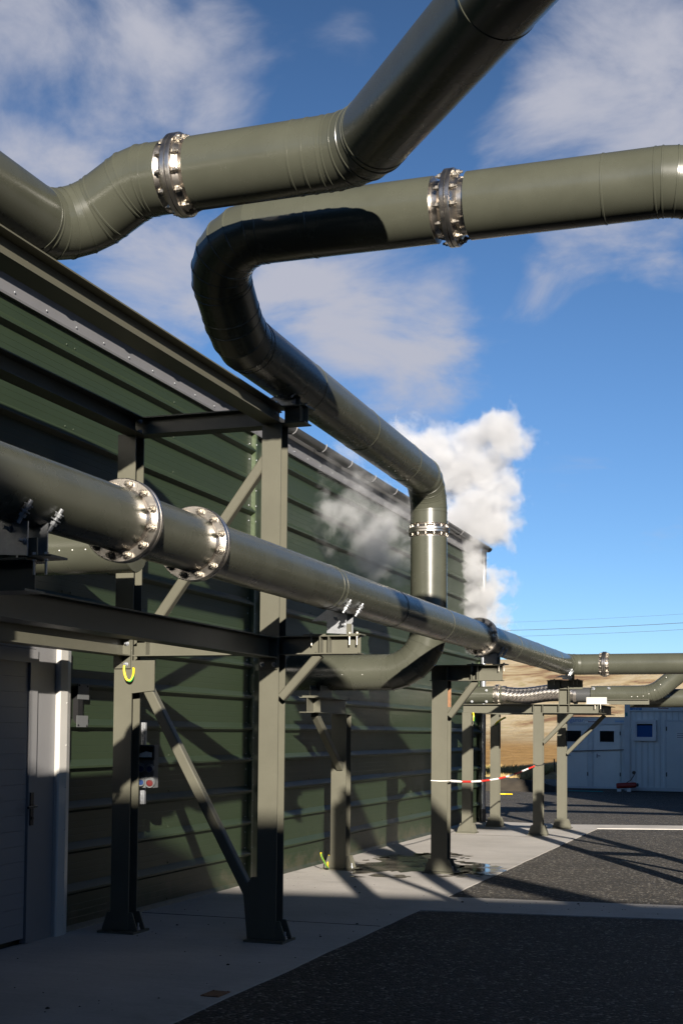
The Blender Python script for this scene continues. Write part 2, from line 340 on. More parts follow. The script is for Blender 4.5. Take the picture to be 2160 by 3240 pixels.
# ------------------------------------------------------------------ the setting: yard, apron, terrain
def gz(y):                       # the yard falls gently towards the field
    return -min(.24, max(0.0, y - 22.0) * 0.0125)
mb = MB(); N = 34
for j in range(N + 1):
    y = -30 + 71 * j / N
    for i in range(2):
        mb.v.append((-40 + 100 * i, y, gz(y) - .004))
for j in range(N):
    a = 2 * j; mb.f.append((a, a + 1, a + 3, a + 2))
a = len(mb.v); mb.v += [(-8.6, 41.0, -.244), (60, 41.0, -.244), (60, 52, -.244), (-9.6, 52, -.244)]; mb.f.append((a, a + 1, a + 2, a + 3))
mb.build('asphalt_yard', M['asphalt'], smooth=False, kind='structure')
mb = MB()
def sheet(pts, z, t=.05):
    out = []
    for i in range(len(pts)):
        a, b = V(pts[i]), V(pts[(i + 1) % len(pts)]); L = (b - a).length; nn_ = (b - a).orthogonal().normalized(); k = max(1, int(L / .12)); drift = 0
        for q in range(k):
            drift = drift * .8 + random.uniform(-.004, .004)
            p = a + (b - a) * (q / k) + nn_ * (drift if q else 0); out.append((p.x, p.y))
    pts = out
    mb.poly([(x, y, z - t) for x, y in pts], (0, 0, t))
# apron and two strips of one pour, kept as one sheet with a shared outline
sheet([(-5.13, -12), (-3.05, -12), (-3.035, 6.2), (-3.02, 10.95), (-.88, 11.21), (2.1, 11.58), (2.05, 12.46), (-.95, 12.125), (-3.03, 11.91),
       (-3.01, 21.55), (-1.73, 22.0), (4, 24), (3.9, 24.75), (-1.8, 22.85), (-3.6, 22.28), (-5.3, 22.5), (-5.13, 22.45)], .004)
apron = mb.build('concrete_apron', M['concrete'], smooth=False, kind='structure')
# joints sawn in the slab, drawn as narrow dark strips just proud
mb = MB()
for y in (5.2, 9.9, 14.65, 19.35):
    mb.box((-5.1, y, .004), (-3.05, y + .008, .0065))
mb.build('slab_joint', M['dirt'], apron, smooth=False)

mb = MB(); nr, na = 80, 60
def terrain_z(d, a):
    # distance d, azimuth a measured left of +Y in radians
    base = -.27
    t = max(0., (d - 60)); base += t * .008
    h = max(0., d - 190)
    base += 34 * (1 - math.exp(-(h / 260) ** 1.7)) * (1 + .05 * math.sin(a * 9 + 1) + .03 * math.sin(a * 23))
    base += .7 * math.sin(d * .021 + a * 11) * min(1, h / 100) + .5 * math.sin(d * .05 - a * 31) * min(1, h / 100)
    return base
rs = [41 * (1200 / 41) ** (j / nr) for j in range(nr + 1)]
for j, d in enumerate(rs):
    for i in range(na + 1):
        a = -1.1 + 2.2 * i / na
        y = d * math.cos(a) if j else 41.0
        x = -d * math.sin(a) if j else -41 * math.tan(a)
        z = terrain_z(d, a) if j else gz(41) - .01
        if d > 300: z += 6.5 * math.exp(-((a - (-.055)) / .03) ** 2) * math.exp(-((d - 520) / 90) ** 2)
        mb.v.append((x, y, z))
for j in range(nr):
    for i in range(na):
        p = j * (na + 1) + i; mb.f.append((p, p + na + 1, p + na + 2, p + 1))
terr = mb.build('grass_hillside', M['grassland'], kind='structure')
# ground under everything, to the horizon
mb = MB(); mb.add([(-4000, -4000, -1.2), (4000, -4000, -1.2), (4000, 4000, -1.2), (-4000, 4000, -1.2)], [(0, 1, 2, 3)])
mb.build('ground', M['grassland'], smooth=False, kind='structure')
# tall grass along the near edge of the field
mb = MB()
for k in range(15000):
    u = random.random() ** 1.8
    y = 41.6 + u * 26; x = -1.0 - (y - 38) * .02 - random.random() * 13.5
    x = min(x, -8.7 - (y - 41) * .1 - random.random() * .8)
    h = random.uniform(.22, .5) * (1 - .5 * u); w = random.uniform(.012, .03) * (1 + u)
    a = random.random() * PI; lx, ly = random.uniform(-.16, .2), random.uniform(-.1, .1)
    c, s_ = math.cos(a) * w, math.sin(a) * w
    z = terrain_z(math.hypot(x, y), math.atan2(-x, y)) - .03
    o = len(mb.v); mb.v += [(x - c, y - s_, z), (x + c, y + s_, z), (x + lx, y + ly, z + h)]; mb.f.append((o, o + 1, o + 2))
mb.build('tall_grass', M['blades'], smooth=False, kind='stuff')
# low soil bank
mb = MB(); n = 26
for j in range(7):
    for i in range(n + 1):
        x = -11 + 4.6 * i / n; y = 39.8 + 1.7 * j / 6
        h = .42 * math.sin(PI * j / 6) ** .8 * max(0, 1 - abs((x + 9.0) / 2.3) ** 2) ** .6 * (1 + .25 * math.sin(i * 1.7) * math.sin(j * 2.1))
        mb.v.append((x, y, gz(y) - .02 + h))
for j in range(6):
    for i in range(n):
        p = j * (n + 1) + i; mb.f.append((p, p + 1, p + n + 2, p + n + 1))
mb.build('soil_bank', M['dirt'], kind='structure')
# loose grit on the slab
mb = MB()
for k in range(170):
    x = random.uniform(-5.0, -3.06) if k % 4 else random.uniform(-3.0, -1.0); y = 5.5 + 9 * random.random() ** 1.2
    if x > -3.02: y = 11.2 + (x + 3) * .12 + random.random() * .6
    r = random.uniform(.002, .007) if random.random() < .93 else random.uniform(.008, .014); n = 6
    mb.lathe((x, y, .003), (0, 0, 1), [(0, r), (r * .5, r * .85), (r * .8, r * .3)], n, False, True)
mb.build('loose_grit', M['dirt'], smooth=False, kind='stuff')

# puddle: sheet 4 mm above the slab with a ragged outline and satellites
mb = MB()
def blob(cx, cy, rx, ry, n=40, z=.007, rot=0.0):
    pts = []
    for i in range(n):
        a = 2 * PI * i / n
        k = 1 + .16 * math.sin(3 * a + cx * 7) + .13 * math.sin(7 * a + cy) + random.uniform(-.12, .12)
        x, y = math.cos(a) * rx * k, math.sin(a) * ry * k
        pts.append((cx + x * math.cos(rot) - y * math.sin(rot), cy + x * math.sin(rot) + y * math.cos(rot), z))
    mb.poly(pts, (0, 0, .001))
blob(-4.22, 14.75, .52, 1.1, 60); blob(-3.33, 14.4, .27, .62, 50)
for k in range(46):
    a = random.random() * 2 * PI; q = random.uniform(1.0, 1.35)
    cx, cy = -4.2 + .5 * q * math.cos(a), 14.7 + 1.2 * q * math.sin(a)
    if -5.05 < cx < -3.1: blob(cx, cy, random.uniform(.02, .11), random.uniform(.03, .1), 12)
for k in range(22):
    blob(random.uniform(-3.6, -3.08), random.uniform(13.5, 14.1), random.uniform(.02, .09), random.uniform(.02, .06), 12)
tag(mb.build('water_puddle', M['wet'], smooth=False), 'dark wet patch spreading over the pale concrete between two steel columns', 'puddle')
# small rusty cover plate near the apron edge
mb = MB(); mb.poly([(-3.19, 6.92, .004), (-3.08, 6.92, .004), (-3.075, 7.08, .004), (-3.185, 7.08, .004)], (0, 0, .006))
for x, y in ((-3.18, 6.93), (-3.09, 6.93), (-3.085, 7.07), (-3.175, 7.07)): mb.dome((x, y, .01), (0, 0, 1), .006, 6)
tag(mb.build('cover_plate', M['rust'], smooth=False), 'small rusty square plate lying on concrete near asphalt edge', 'metal plate')

# ------------------------------------------------------------------ green building
WX = -5.15
bld = thing('industrial_building', 'dark green ribbed metal building with grey eaves running along the yard', 'building', (WX - 2, 12, 0))
PITCH = .31
def panel_mesh(y0, y1):
    # one cladding course: flat sheet with three fine grooves and a projecting rib at its foot
    mb = MB(); L = [(0, 0), (.046, .024), (.046, .040), (0, .088)]
    z = .088
    for g in (.14, .19, .24):
        L += [(0, g - .0025), (-.0013, g), (0, g + .0025)]
    L += [(0, PITCH)]
    pr = L + [(-.03, PITCH), (-.03, 0)]
    n = len(pr)
    vs = [(WX + a, y0, b) for a, b in pr] + [(WX + a, y1, b) for a, b in pr]
    mb.add(vs, [(i, i + n, (i + 1) % n + n, (i + 1) % n) for i in range(n)] + [tuple(range(n)), tuple(reversed(range(n, 2 * n)))])
    for k in range(int((y1 - y0) / 1.4) + 1):
        y = y0 + .06 + (y1 - y0 - .12) * k / max(1, int((y1 - y0) / 1.4))
        mb.dome((WX + .001, y, .103), (1, 0, 0), .008, 6)
    return mb.mesh('wall_panel', M['green'], smooth=False)
Z0 = .26
def courses(y0, y1, zmin, zmax):
    me = panel_mesh(y0, y1); z = Z0 - PITCH
    while z < zmax - .2:
        if z > zmin - .4:
            if z < 0:   # bottom course cut at the slab
                continue_z = z
            put('wall_panel', me, bld, Matrix.Translation((0, 0, z + .001)))
        z += PITCH
courses(8.69, 12.22, 0, 4.5); courses(12.52, 22.4, 0, 4.5); courses(-6, 7.0, 0, 4.5)
me = panel_mesh(7.0, 8.69); z = Z0 + PITCH * 6
while z < 4.3:
    put('wall_panel', me, bld, Matrix.Translation((0, 0, z + .001))); z += PITCH
mb = MB(); mb.box((WX - .34, -6, -.1), (WX - .04, 22.4, 4.62)); mb.box((WX - 14, 22.3, -.1), (WX - .1, 22.41, 4.62)); mb.build('wall_core', M['green'], bld, smooth=False)
# end trims at the joint
mb = MB(); mb.poly([(WX - .02, 12.22, .01), (WX + .045, 12.22, .01), (WX + .045, 12.26, .01), (WX + .01, 12.30, .01), (WX - .02, 12.30, .01)], (0, 0, 4.48))
mb.poly([(WX + .002, 12.12, .012), (WX + .004, 12.219, .012), (WX - .02, 12.219, .012)], (0, 0, .01))
mb.build('corner_trim', M['greentrim'], bld, smooth=False)
mb = MB(); mb.box((WX - .03, 12.302, .01), (WX - .012, 12.518, 4.49)); mb.build('recess_panel', M['green'], bld, smooth=False)
mb = MB(); mb.box((WX - .02, 22.36, .0), (WX + .05, 22.43, 4.5)); mb.build('corner_trim', M['greentrim'], bld, smooth=False)
mb = MB()
for k in range(29):
    z = .2 + k * .155
    mb.dome((WX + .046, 12.24, z), (1, 0, 0), .007, 6); mb.dome((WX + .002, 12.16, z), (1, 0, 0), .008, 6)
mb.build('trim_screws', M['galv'], bld, kind='stuff')
# eaves: fascia sheet with drip edge, soffit, gutter with brackets, roof
mb = MB(); P = [(-.03, 4.50), (.035, 4.495), (.04, 4.51), (.025, 4.515), (.03, 4.66), (-.03, 4.66)]
n = len(P); mb.add([(WX + a, -6, b) for a, b in P] + [(WX + a, 22.46, b) for a, b in P], [(i, i + n, (i + 1) % n + n, (i + 1) % n) for i in range(n)] + [tuple(range(n)), tuple(reversed(range(n, 2 * n)))])
mb.build('fascia_sheet', M['eaves'], bld, smooth=False)
mb = MB()
for k in range(40):
    y = 6.2 + k * .42; mb.dome((WX + .029, y, 4.545), (1, 0, 0), .009, 7)
mb.build('fascia_screws', M['galv'], bld, kind='stuff')
mb = MB(); gx, gz_, gr = WX + .115, 4.73, .065; n = 14
outer = [(gx + gr * math.cos(PI + PI * i / n), gz_ + gr * math.sin(PI + PI * i / n)) for i in range(n + 1)]
inner = [(gx + (gr - .006) * math.cos(2 * PI - PI * i / n), gz_ + (gr - .006) * math.sin(2 * PI - PI * i / n)) for i in range(n + 1)]
pr = outer + inner; q = len(pr)
mb.add([(a, -6, b) for a, b in pr] + [(a, 22.6, b) for a, b in pr], [(i, i + q, (i + 1) % q + q, (i + 1) % q) for i in range(q)] + [tuple(range(q)), tuple(reversed(range(q, 2 * q)))])
mb.build('gutter', M['gutter'], bld)
mb = MB()
mb.tube([(gx + (gr + .004) * math.cos(PI * .9 + PI * 1.15 * i / 12), 0, gz_ + (gr + .004) * math.sin(PI * .9 + PI * 1.15 * i / 12)) for i in range(13)], .006, 6)
brm = mb.mesh('gutter_bracket', M['jamb'])
for k in range(16):
    put('gutter_bracket', brm, bld, Matrix.Translation((0, 8.35 + k * .93 + random.uniform(-.03, .03), 0)))
for y in (13.95, 18.2):
    put('gutter_bracket', brm, bld, Matrix.Translation((0, y, 0)))
mb = MB(); mb.poly([(WX - .03, -6, 4.67), (WX + .06, -6, 4.78), (WX - 7, -6, 5.35), (WX - 14, -6, 4.78), (WX - 14, -6, 4.665)], (0, 28.5, 0)); mb.build('roof', M['roof'], bld, smooth=False)
mb = MB(); mb.lathe((WX + .1, 22.3, .22), (0, 0, 1), [(0, .045), (4.36, .045)], 16, True, True); mb.tube([(WX + .1, 22.3, 4.56), (WX + .1, 22.3, 4.62), (WX + .115, 22.3, 4.67)], .045, 14)
for z in (.9, 2.2, 3.6): mb.lathe((WX + .1, 22.3, z), (0, 0, 1), [(0, .05), (.03, .05)], 16, True, True); mb.box((WX + .0, 22.29, z), (WX + .06, 22.31, z + .03))
mb.build('downpipe', M['galv'], bld)
mb = MB(); mb.lathe((WX + .1, 22.3, .0), (0, 0, 1), [(0, .055), (.22, .055)], 16, True, True); mb.build('downpipe_shoe', M['gutter'], bld)
# door, frame and trims
dX = WX + .012
dfr = MB(); dfr.box((dX, 8.13, .01), (dX + .05, 8.225, 2.07)); dfr.box((dX, 6.95, 1.975), (dX + .05, 8.13, 2.07)); dfr.box((dX, 6.95, .01), (dX + .05, 7.04, 1.975))
dr = dfr.build('door_frame', M['jamb'], bld, smooth=False)
slab = MB(); slab.box((0, 7.045, 0), (.03, 8.125, .106)); sm = slab.mesh('door_panel', M['door'], smooth=False)
for k in range(18):
    put('door_panel', sm, dr, Matrix.Translation((dX + .002, 0, .045 + k * .1075)))
mb = MB(); mb.box((dX + .001, 8.228, .0), (dX + .03, 8.50, 2.10)); mb.box((dX + .001, 6.4, 2.075), (dX + .031, 8.227, 2.2))
for k in range(6): mb.dome((dX + .03, 8.245, .2 + k * .34), (1, 0, 0), .006, 6)
mb.build('side_panel', M['jamb'], bld, smooth=False)
mb = MB(); mb.poly([(dX, 8.502, 0), (dX + .055, 8.502, 0), (dX + .065, 8.512, 0), (dX + .065, 8.61, 0), (dX + .045, 8.685, 0), (dX, 8.685, 0)], (0, 0, 2.10))
for k in range(7): mb.dome((dX + .065, 8.60, .15 + k * .31), (1, 0, 0), .006, 6)
mb.build('corner_trim', M['whitemetal'], bld, smooth=False)
mb = MB(); mb.box((dX + .051, 8.145, .83), (dX + .06, 8.185, 1.06)); mb.tube([(dX + .06, 8.165, .965), (dX + .10, 8.165, .965), (dX + .105, 8.14, .965), (dX + .105, 8.04, .96)], .009, 8)
mb.lathe((dX + .06, 8.165, .88), (1, 0, 0), [(0, .012), (.008, .012)], 10, False, True)
mb.build('door_handle', M['black'], dr)

# ------------------------------------------------------------------ building behind the photographer and hall to the right (out of frame: they shade the yard)
mb = MB(); e0 = V((4.92, -8.6)); ed = V((1, .148)).normalized(); nn = V((ed.y, -ed.x))
pts = [e0 + ed * -60, e0 + ed * 60, e0 + ed * 60 + nn * 14, e0 + ed * -60 + nn * 14]
mb.poly([(p.x, p.y, -.1) for p in pts], (0, 0, 6.6)); nh = tag(mb.build('neighbouring_hall', M['concrete_wall'], smooth=False), 'long grey hall standing across the yard behind the viewer', 'building')
mb = MB(); pa, pb = e0 + ed * -60, e0 + ed * -.7
pts = [pa, pb, pb + nn * 3, pa + nn * 3]; mb.poly([(p.x, p.y, 6.501) for p in pts], (0, 0, .20)); mb.build('parapet', M['concrete_wall'], nh, smooth=False)
sh = thing('side_hall', 'tall grey hall with a lower front wing beside the yard outside the picture', 'building', (10, 25, 0))
mb = MB(); mb.poly([(2.9, 17.1, -.5), (4.2, 17.1, -.5), (4.2, 40, -.5), (2.9, 40, -.5)], (0, 0, 8.2)); mb.build('low_wing', M['concrete_wall'], sh, smooth=False)
mb = MB(); mb.poly([(4.21, 17.11, -.5), (40, 17.11, -.5), (40, 60, -.5), (6, 60, -.5)], (0, 0, 13.2)); mb.build('main_hall', M['concrete_wall'], sh, smooth=False)

# ------------------------------------------------------------------ pipes
def hexbolt_mesh(name, half=.034, s=1.0):
    # one stud with a washer and a hexagon nut at either end, a single closed body
    r = .0148 * s; h = half
    one = [(h, r * .5), (h, r * 1.25), (h + .004, r * 1.25), (h + .004, r), (h + .004 + .016 * s, r), (h + .004 + .016 * s, r * .55), (h + .004 + .030 * s, r * .55), (h + .004 + .033 * s, r * .4)]
    prof = [(-t, q) for t, q in reversed(one)] + one
    rs = []
    for t, q in prof:
        rs.append([V((math.cos(2 * PI * i / 12) * q, math.sin(2 * PI * i / 12) * q, t)) * 1 for i in range(12)])
        if abs(q - r) < 1e-6:     # hexagonal section for the nut
            rs[-1] = [V((p.x * (.9 if i % 2 else 1.04), p.y * (.9 if i % 2 else 1.04), p.z)) for i, p in enumerate(rs[-1])]
    mb = MB(); mb.rings(rs, True, True)
    return mb.mesh(name, M['bolt'])
BOLT = hexbolt_mesh('bolt')
BOLT_S = hexbolt_mesh('bolt_small', .03, .8)
def orient(p, d):
    e1, e2 = frame(V(d)); d = V(d).normalized()
    m = Matrix((e1, e2, d)).transposed().to_4x4(); m.translation = V(p); return m
def flange(parent, p, d, r, gap, ro=1.27, rs=.86, nb=12, bolt=BOLT, t=.028, phase=.5, taper=True):
    """bolted stainless joint: stub, two raised rings with a gasket, bolts as sub-parts"""
    d = V(d).normalized(); p = V(p); mb = MB(); g = gap
    prof = [(-g - .02, r * .8), (-g - .001, r * .985), (-g + .002, r * .985), (-g + .006, r * rs if not taper else r * .97), (-t - .03, r * rs if not taper else r * .93),
            (-t, r * 1.02), (-t, r * ro - .004), (-t + .004, r * ro), (-.005, r * ro), (-.002, r * ro - .004), (-.002, r * ro * .9)]
    mb.lathe(p, d, prof, 64)
    mb.lathe(p, -d, [(a, b) for a, b in prof], 64)
    f = mb.build('flange', M['stainless'], parent)
    gm = MB(); gm.lathe(p, d, [(-.0018, r * .9), (-.0018, r * ro * .985), (.0018, r * ro * .985), (.0018, r * .9)], 48); gm.build('gasket', M['gasket'], f)
    e1, e2 = frame(d); rb = r * ro - (.027 if bolt is BOLT else .02)
    for k in range(nb):
        a = 2 * PI * (k + phase) / nb
        put('bolt', bolt, f, orient(p + (e1 * math.cos(a) + e2 * math.sin(a)) * rb, d))
    return f
def arc_points(A, B, C_, Rb, n):
    """polyline of a fillet at corner B"""
    A, B, C_ = V(A), V(B), V(C_); d1 = (A - B).normalized(); d2 = (C_ - B).normalized(); ang = d1.angle(d2); th = PI - ang
    T = Rb * math.tan(th / 2); bis = (d1 + d2).normalized(); c = B + bis * (Rb / math.cos(th / 2))
    p0 = B + d1 * T; axis = d1.cross(d2).normalized(); v0 = p0 - c
    # segmented bend: vertices lie on tangent polygon
    pts = [p0]
    for k in range(n):
        a = th * (k + .5) / n; q = Quaternion(axis, -a) @ v0 if True else v0
        pts.append(c + q * (1 / math.cos(th / (2 * n))))
    pts.append(B + d2 * T)
    return pts
class Pipe:
    def __init__(s, thing_, pts, r, bends, ngores, seams=(), flanges=(), bead=.003, seg=56, material=None):
        s.t, s.r, s.bead, s.seg = thing_, r, bead, seg; s.m = material or M['pipe']
        pts = [V(p) for p in pts]; n = len(pts); starts = [pts[0]]; ends = []
        arcs = []
        for i in range(1, n - 1):
            ap = arc_points(pts[i - 1], pts[i], pts[i + 1], bends[i - 1], ngores[i - 1]); arcs.append(ap)
            ends.append(ap[0]); starts.append(ap[-1])
        ends.append(pts[-1])
        for i in range(n - 1):
            s.straight(starts[i], ends[i], [q for k, q in seams if k == i], [q for q in flanges if q[0] == i])
        for ap in arcs: s.elbow(ap)
    def straight(s, A, B, seams, fl):
        L = (B - A).length; d = (B - A).normalized(); r, b = s.r, s.bead
        # a seam or flange is given by the coordinate along the main axis of this run
        ax = max(range(3), key=lambda k: abs(d[k]))
        tt = lambda c: (c - A[ax]) / d[ax]
        cuts = []
        for c in seams: cuts.append((tt(c), 0, None))
        for q in fl: cuts.append((tt(q[1]), q[2].get('gap', .085), q[2]))
        cuts.sort(key=lambda q: q[0]); t0 = 0.; lead = True; e = MB()
        for t, g, kw in cuts + [(L, 0, 'end')]:
            t1 = t - g
            if t1 - t0 > .01:
                mb = MB()
                if lead: pr = [(t0, r), (t0, r + b), (t0 + .009, r + b), (t0 + .012, r), (t1, r)]
                else: pr = [(t0, r * .97), (t0, r + .001), (t1, r)]
                if kw not in (None, 'end'): pr = pr + [(t1, r * .97)]
                mb.lathe(A, d, pr, s.seg); mb.build('pipe_jacket', s.m, s.t)
            if kw not in (None, 'end'):
                k = dict(kw); k.pop('gap', None); flange(s.t, A + d * t, d, r, g, **k); lead = False
            else: lead = True
            t0 = t + g
    def elbow(s, P):
        n = len(P); r, b = s.r, s.bead; N = s.seg
        dirs = [(P[i + 1] - P[i]).normalized() for i in range(n - 1)]
        norm = [dirs[0]] + [(dirs[i] + dirs[i + 1]).normalized() for i in range(n - 2)] + [dirs[-1]]
        for i in range(n - 1):
            d = dirs[i]; e1, e2 = frame(d)
            def ring(c, nm, rad, off):
                out = []
                for k in range(N):
                    q = c + (e1 * math.cos(2 * PI * k / N) + e2 * math.sin(2 * PI * k / N)) * rad
                    q = q - d * ((q - c).dot(nm) / d.dot(nm)); out.append(q + d * off)
                return out
            mb = MB(); mb.rings([ring(P[i], norm[i], r, 0), ring(P[i], norm[i], r + b, 0), ring(P[i], norm[i], r + b, .008), ring(P[i], norm[i], r, .010), ring(P[i + 1], norm[i + 1], r, 0)])
            mb.build('elbow_gore', s.m, s.t)
def rivets(parent, pts_n, rad=.005):
    mb = MB()
    for p, n in pts_n: mb.dome(p, n, rad, 6)
    mb.build('rivet_row', M['white'], parent, kind='stuff')

# main long pipe on the bracket arms
RM = .149; ZM = 2.503
mx_ = lambda y: -2.93 - .2 * (y - 1.5) / 17.7
mz_ = lambda y: 2.475 + .04 * (y - 1.5) / 17.7
pm = thing('insulated_pipe', 'long straight olive pipe with two close bolted flanges, carried on bracket arms', 'pipe', (-3.05, 12, ZM), 'olive insulated steam pipes')
Pipe(pm, [(-2.93, 1.5, 2.475), (-3.13, 19.2, 2.515), (3.0, 19.35, 2.53)], RM, [.26], [4],
     seams=[(0, 8.42), (0, 8.50), (0, 10.05), (0, 11.62), (0, 14.95), (0, 16.5), (0, 17.95)],
     flanges=[(0, 5.52, dict(gap=.055, ro=1.33)), (0, 6.32, dict(gap=.055, ro=1.33)), (0, 13.35, dict(gap=.06, ro=1.31)), (1, -2.58, dict(gap=.07, ro=1.22))])
# upper pipe that drops beside the plume and enters the wall
RP = .19
p2 = thing('insulated_pipe', 'thick olive pipe that turns straight down beside the steam and bends back into the wall', 'pipe', (-3.57, 13.26, 3), 'olive insulated steam pipes')
Pipe(p2, [(-5.10, 13.26, 2.135), (-3.58, 13.26, 2.135), (-3.59, 13.26, 4.13), (-3.47, 7.98, 4.11), (-3.41, 7.37, 4.55), (-.50, 7.36, 4.55), (1.2, 8.9, 3.9)], RP,
     [.46, .34, .62, .40, .5], [6, 5, 3, 6, 6],
     seams=[(0, -4.38), (2, 12.2), (2, 10.75), (2, 9.3), (4, -.99), (4, -2.72)],
     flanges=[(1, 3.60, dict(gap=.07, ro=1.12, phase=.2, bolt=BOLT_S, nb=14)), (4, -1.86, dict(gap=.10, ro=1.16, taper=False, rs=.84))])
rivets(p2, [((-3.57 - RP * .5, 13.26 - RP * .866, 2.9 + .16 * k), (-.5, -.866, 0)) for k in range(5)] +
       [((-3.50 - .0227 * (.22 * k) + RP * .3, 9.3 + .22 * k, 4.115 - RP * .954), (.3, 0, -.954)) for k in range(14)] +
       [((-4.9 + .22 * k, 13.26 - RP * .98, 2.135 - .03), (0, -1, -.15)) for k in range(4)])
# first upper pipe: along the eaves, up and over towards the viewer
p1 = thing('insulated_pipe', 'thick olive pipe highest in the sky, running out of the picture over the viewer', 'pipe', (-2.6, 6.47, 4.55), 'olive insulated steam pipes')
RQ = .193
Pipe(p1, [(-3.9447, 0.5031, 4.3076), (-3.9447, 6.5409, 4.3076), (-3.4415, 6.5007, 4.5592), (-2.1334, 6.5108, 4.5742), (7.5473, -5.434, 4.5793)], RQ,
     [.30, .35, .42], [5, 2, 4],
     seams=[(0, 5.3), (2, -2.42), (2, -2.5), (3, 5.3)],
     flanges=[(2, -3.18, dict(gap=.085, ro=1.16))])
# short branch from the wall behind the long pipe
p3 = thing('insulated_pipe', 'short olive pipe stub coming out of the wall behind the long pipe at left', 'pipe', (-4.6, 8, 2.78), 'olive insulated steam pipes')
Pipe(p3, [(-5.10, 8.0, 2.74), (-4.22, 8.0, 2.74)], .17, [], [])
mb = MB(); mb.lathe((-4.22, 8.0, 2.74), (1, 0, 0), [(0, .168), (.01, .165), (.011, .0)], 40); mb.build('end_cap', M['pipe'], p3)
rivets(p3, [((-5.0 + .1 * k, 8.0 - .168, 2.715), (0, -1, -.1)) for k in range(8)])
# low pipe with braided hose on the far frame
RB = .1426; YQ = 21.28; ZQ = 2.137
p4 = thing('hose_pipe', 'low olive pipe with a shiny braided metal hose section on the far frame', 'pipe', (-3.5, YQ, ZQ), 'olive insulated steam pipes')
Pipe(p4, [(-5.10, YQ, ZQ), (-4.44, YQ, ZQ)], RB, [], [], flanges=[(0, -4.58, dict(gap=.05, ro=1.2, bolt=BOLT_S, nb=12))])
Pipe(p4, [(-3.06, YQ, ZQ + .0), (-2.10, YQ, ZQ + .01), (-.62, YQ + .1, 3.37)], RB, [.47], [6], seams=[(0, -2.98)])
MB().lathe((-3.34, YQ, ZQ), (1, 0, 0), [(0, .02), (0, .118), (.34, .118), (.34, .02)], 40).build('shadow_dark_stub', M['gutter'], p4)  # connecting stub, coloured dark in place of the shadow between hose and pipe
rivets(p4, [((-2.42 + .088 * k, YQ - RB * .97, ZQ - .03 + max(0, k - 1.2) ** 2 * .013), (0, -1, -.2)) for k in range(7)], .007)
mb = MB(); n = 64; rr = []
for k in range(61):
    t = k / 60; x = -4.48 + 1.17 * t; z = ZQ + .012 * math.sin(t * PI) - .028 * math.sin(t * 2 * PI)
    r = RB * .97 * (1 + .006 * math.sin(k * PI / 1.5)) if 2 < k < 58 else RB * .985
    rr.append([(x, YQ + r * math.cos(2 * PI * i / n) * (1 + .006 * math.sin(8 * (2 * PI * i / n) + t * 6)), z + r * math.sin(2 * PI * i / n)) for i in range(n)])
mb.rings(rr); o = mb.build('braided_hose', M['braid'], p4)
uvl = o.data.uv_layers.new(name='UVMap'); nv = len(o.data.vertices)
for lp in o.data.loops:
    k, i = divmod(lp.vertex_index, n); uvl.data[lp.index].uv = (k / 60 * 1.2, i / n * .86)
M['braid'].node_tree.nodes['Texture Coordinate'] if 'Texture Coordinate' in M['braid'].node_tree.nodes else None
for x0 in (-4.49, -3.34):
    mb = MB(); mb.lathe((x0, YQ, ZQ), (1, 0, 0), [(0, RB), (.0, RB * 1.04), (.05, RB * 1.04), (.05, RB)], 40); mb.build('hose_collar', M['stainless'], p4)
CL = MB()
for x in (-4.98, -4.74):
    for z in (.07, -.11):
        CL.lathe((x, YQ - .12, ZQ + z), (0, -1, 0), [(0, .022), (.012, .022), (.012, .012), (.03, .012)], 8, False, True)
for x in (-3.02, -2.78): CL.lathe((x, YQ - .1, ZQ + .09), (0, -.8, .4), [(0, .03), (.012, .03), (.012, .016), (.04, .016)], 8, False, True)
CL.build('clamp_nuts', M['galv'], p4, kind='stuff')
p5 = thing('insulated_pipe', 'dark olive pipe running off to the right behind the braided hose pipe', 'pipe', (-1.5, 23.4, 2.2), 'olive insulated steam pipes')
Pipe(p5, [(-2.7, 23.4, 2.14), (6, 23.5, 2.22)], .16, [], [], seams=[(0, -1.2)])

# ------------------------------------------------------------------ steel frames
def column(t, x, y, ztop, b=.148, h=.14, base=.15, zb=.004, bolts=True):
    mb = MB(); mb.hbeam((x, y, zb + .018), (x, y, ztop), (0, 1, 0), h, b, .010, .007); c = mb.build('column', M['steel'], t, smooth=False)
    mb = MB(); mb.box((x - base, y - h / 2 - .06, zb), (x + base, y + h / 2 + .06, zb + .016)); bp = mb.build('base_plate', M['steel'], c, smooth=False)
    for sg in (-1, 1):
        for yy in (y - h / 2 + .005, y + h / 2 - .017):
            mb = MB(); x0 = x + sg * (b / 2 + .0005); mb.poly([(x0, yy, zb + .0165), (x0 + sg * .07, yy, zb + .0165), (x0 + sg * .07, yy, zb + .03), (x0 + sg * .028, yy, zb + .15), (x0, yy, zb + .15)], (0, .012, 0))
            mb.build('gusset', M['steel'], c, smooth=False)
    if bolts:
        bm = MB()
        for sx in (-1, 1):
            for sy in (-1, 1):
                bm.lathe((x + sx * (b / 2 + .035), y + sy * (h / 2 - .045), zb + .016), (0, 0, 1), [(0, .02), (.004, .02), (.004, .014), (.02, .014), (.02, .008), (.05, .008)], 8, False, True)
        bm.build('anchor_bolts', M['galv'], c, kind='stuff')
    return c
def beam(t, name, p0, p1, h=.133, b=.14, u=(0, 0, 1)):
    return MB().hbeam(p0, p1, u, h, b).build(name, M['steel'], t, smooth=False)
def brace(t, p0, p1, a=.07, u=(0, 1, 0)):
    return MB().sbar(p0, p1, u, a).build('brace', M['steel'], t, smooth=False)
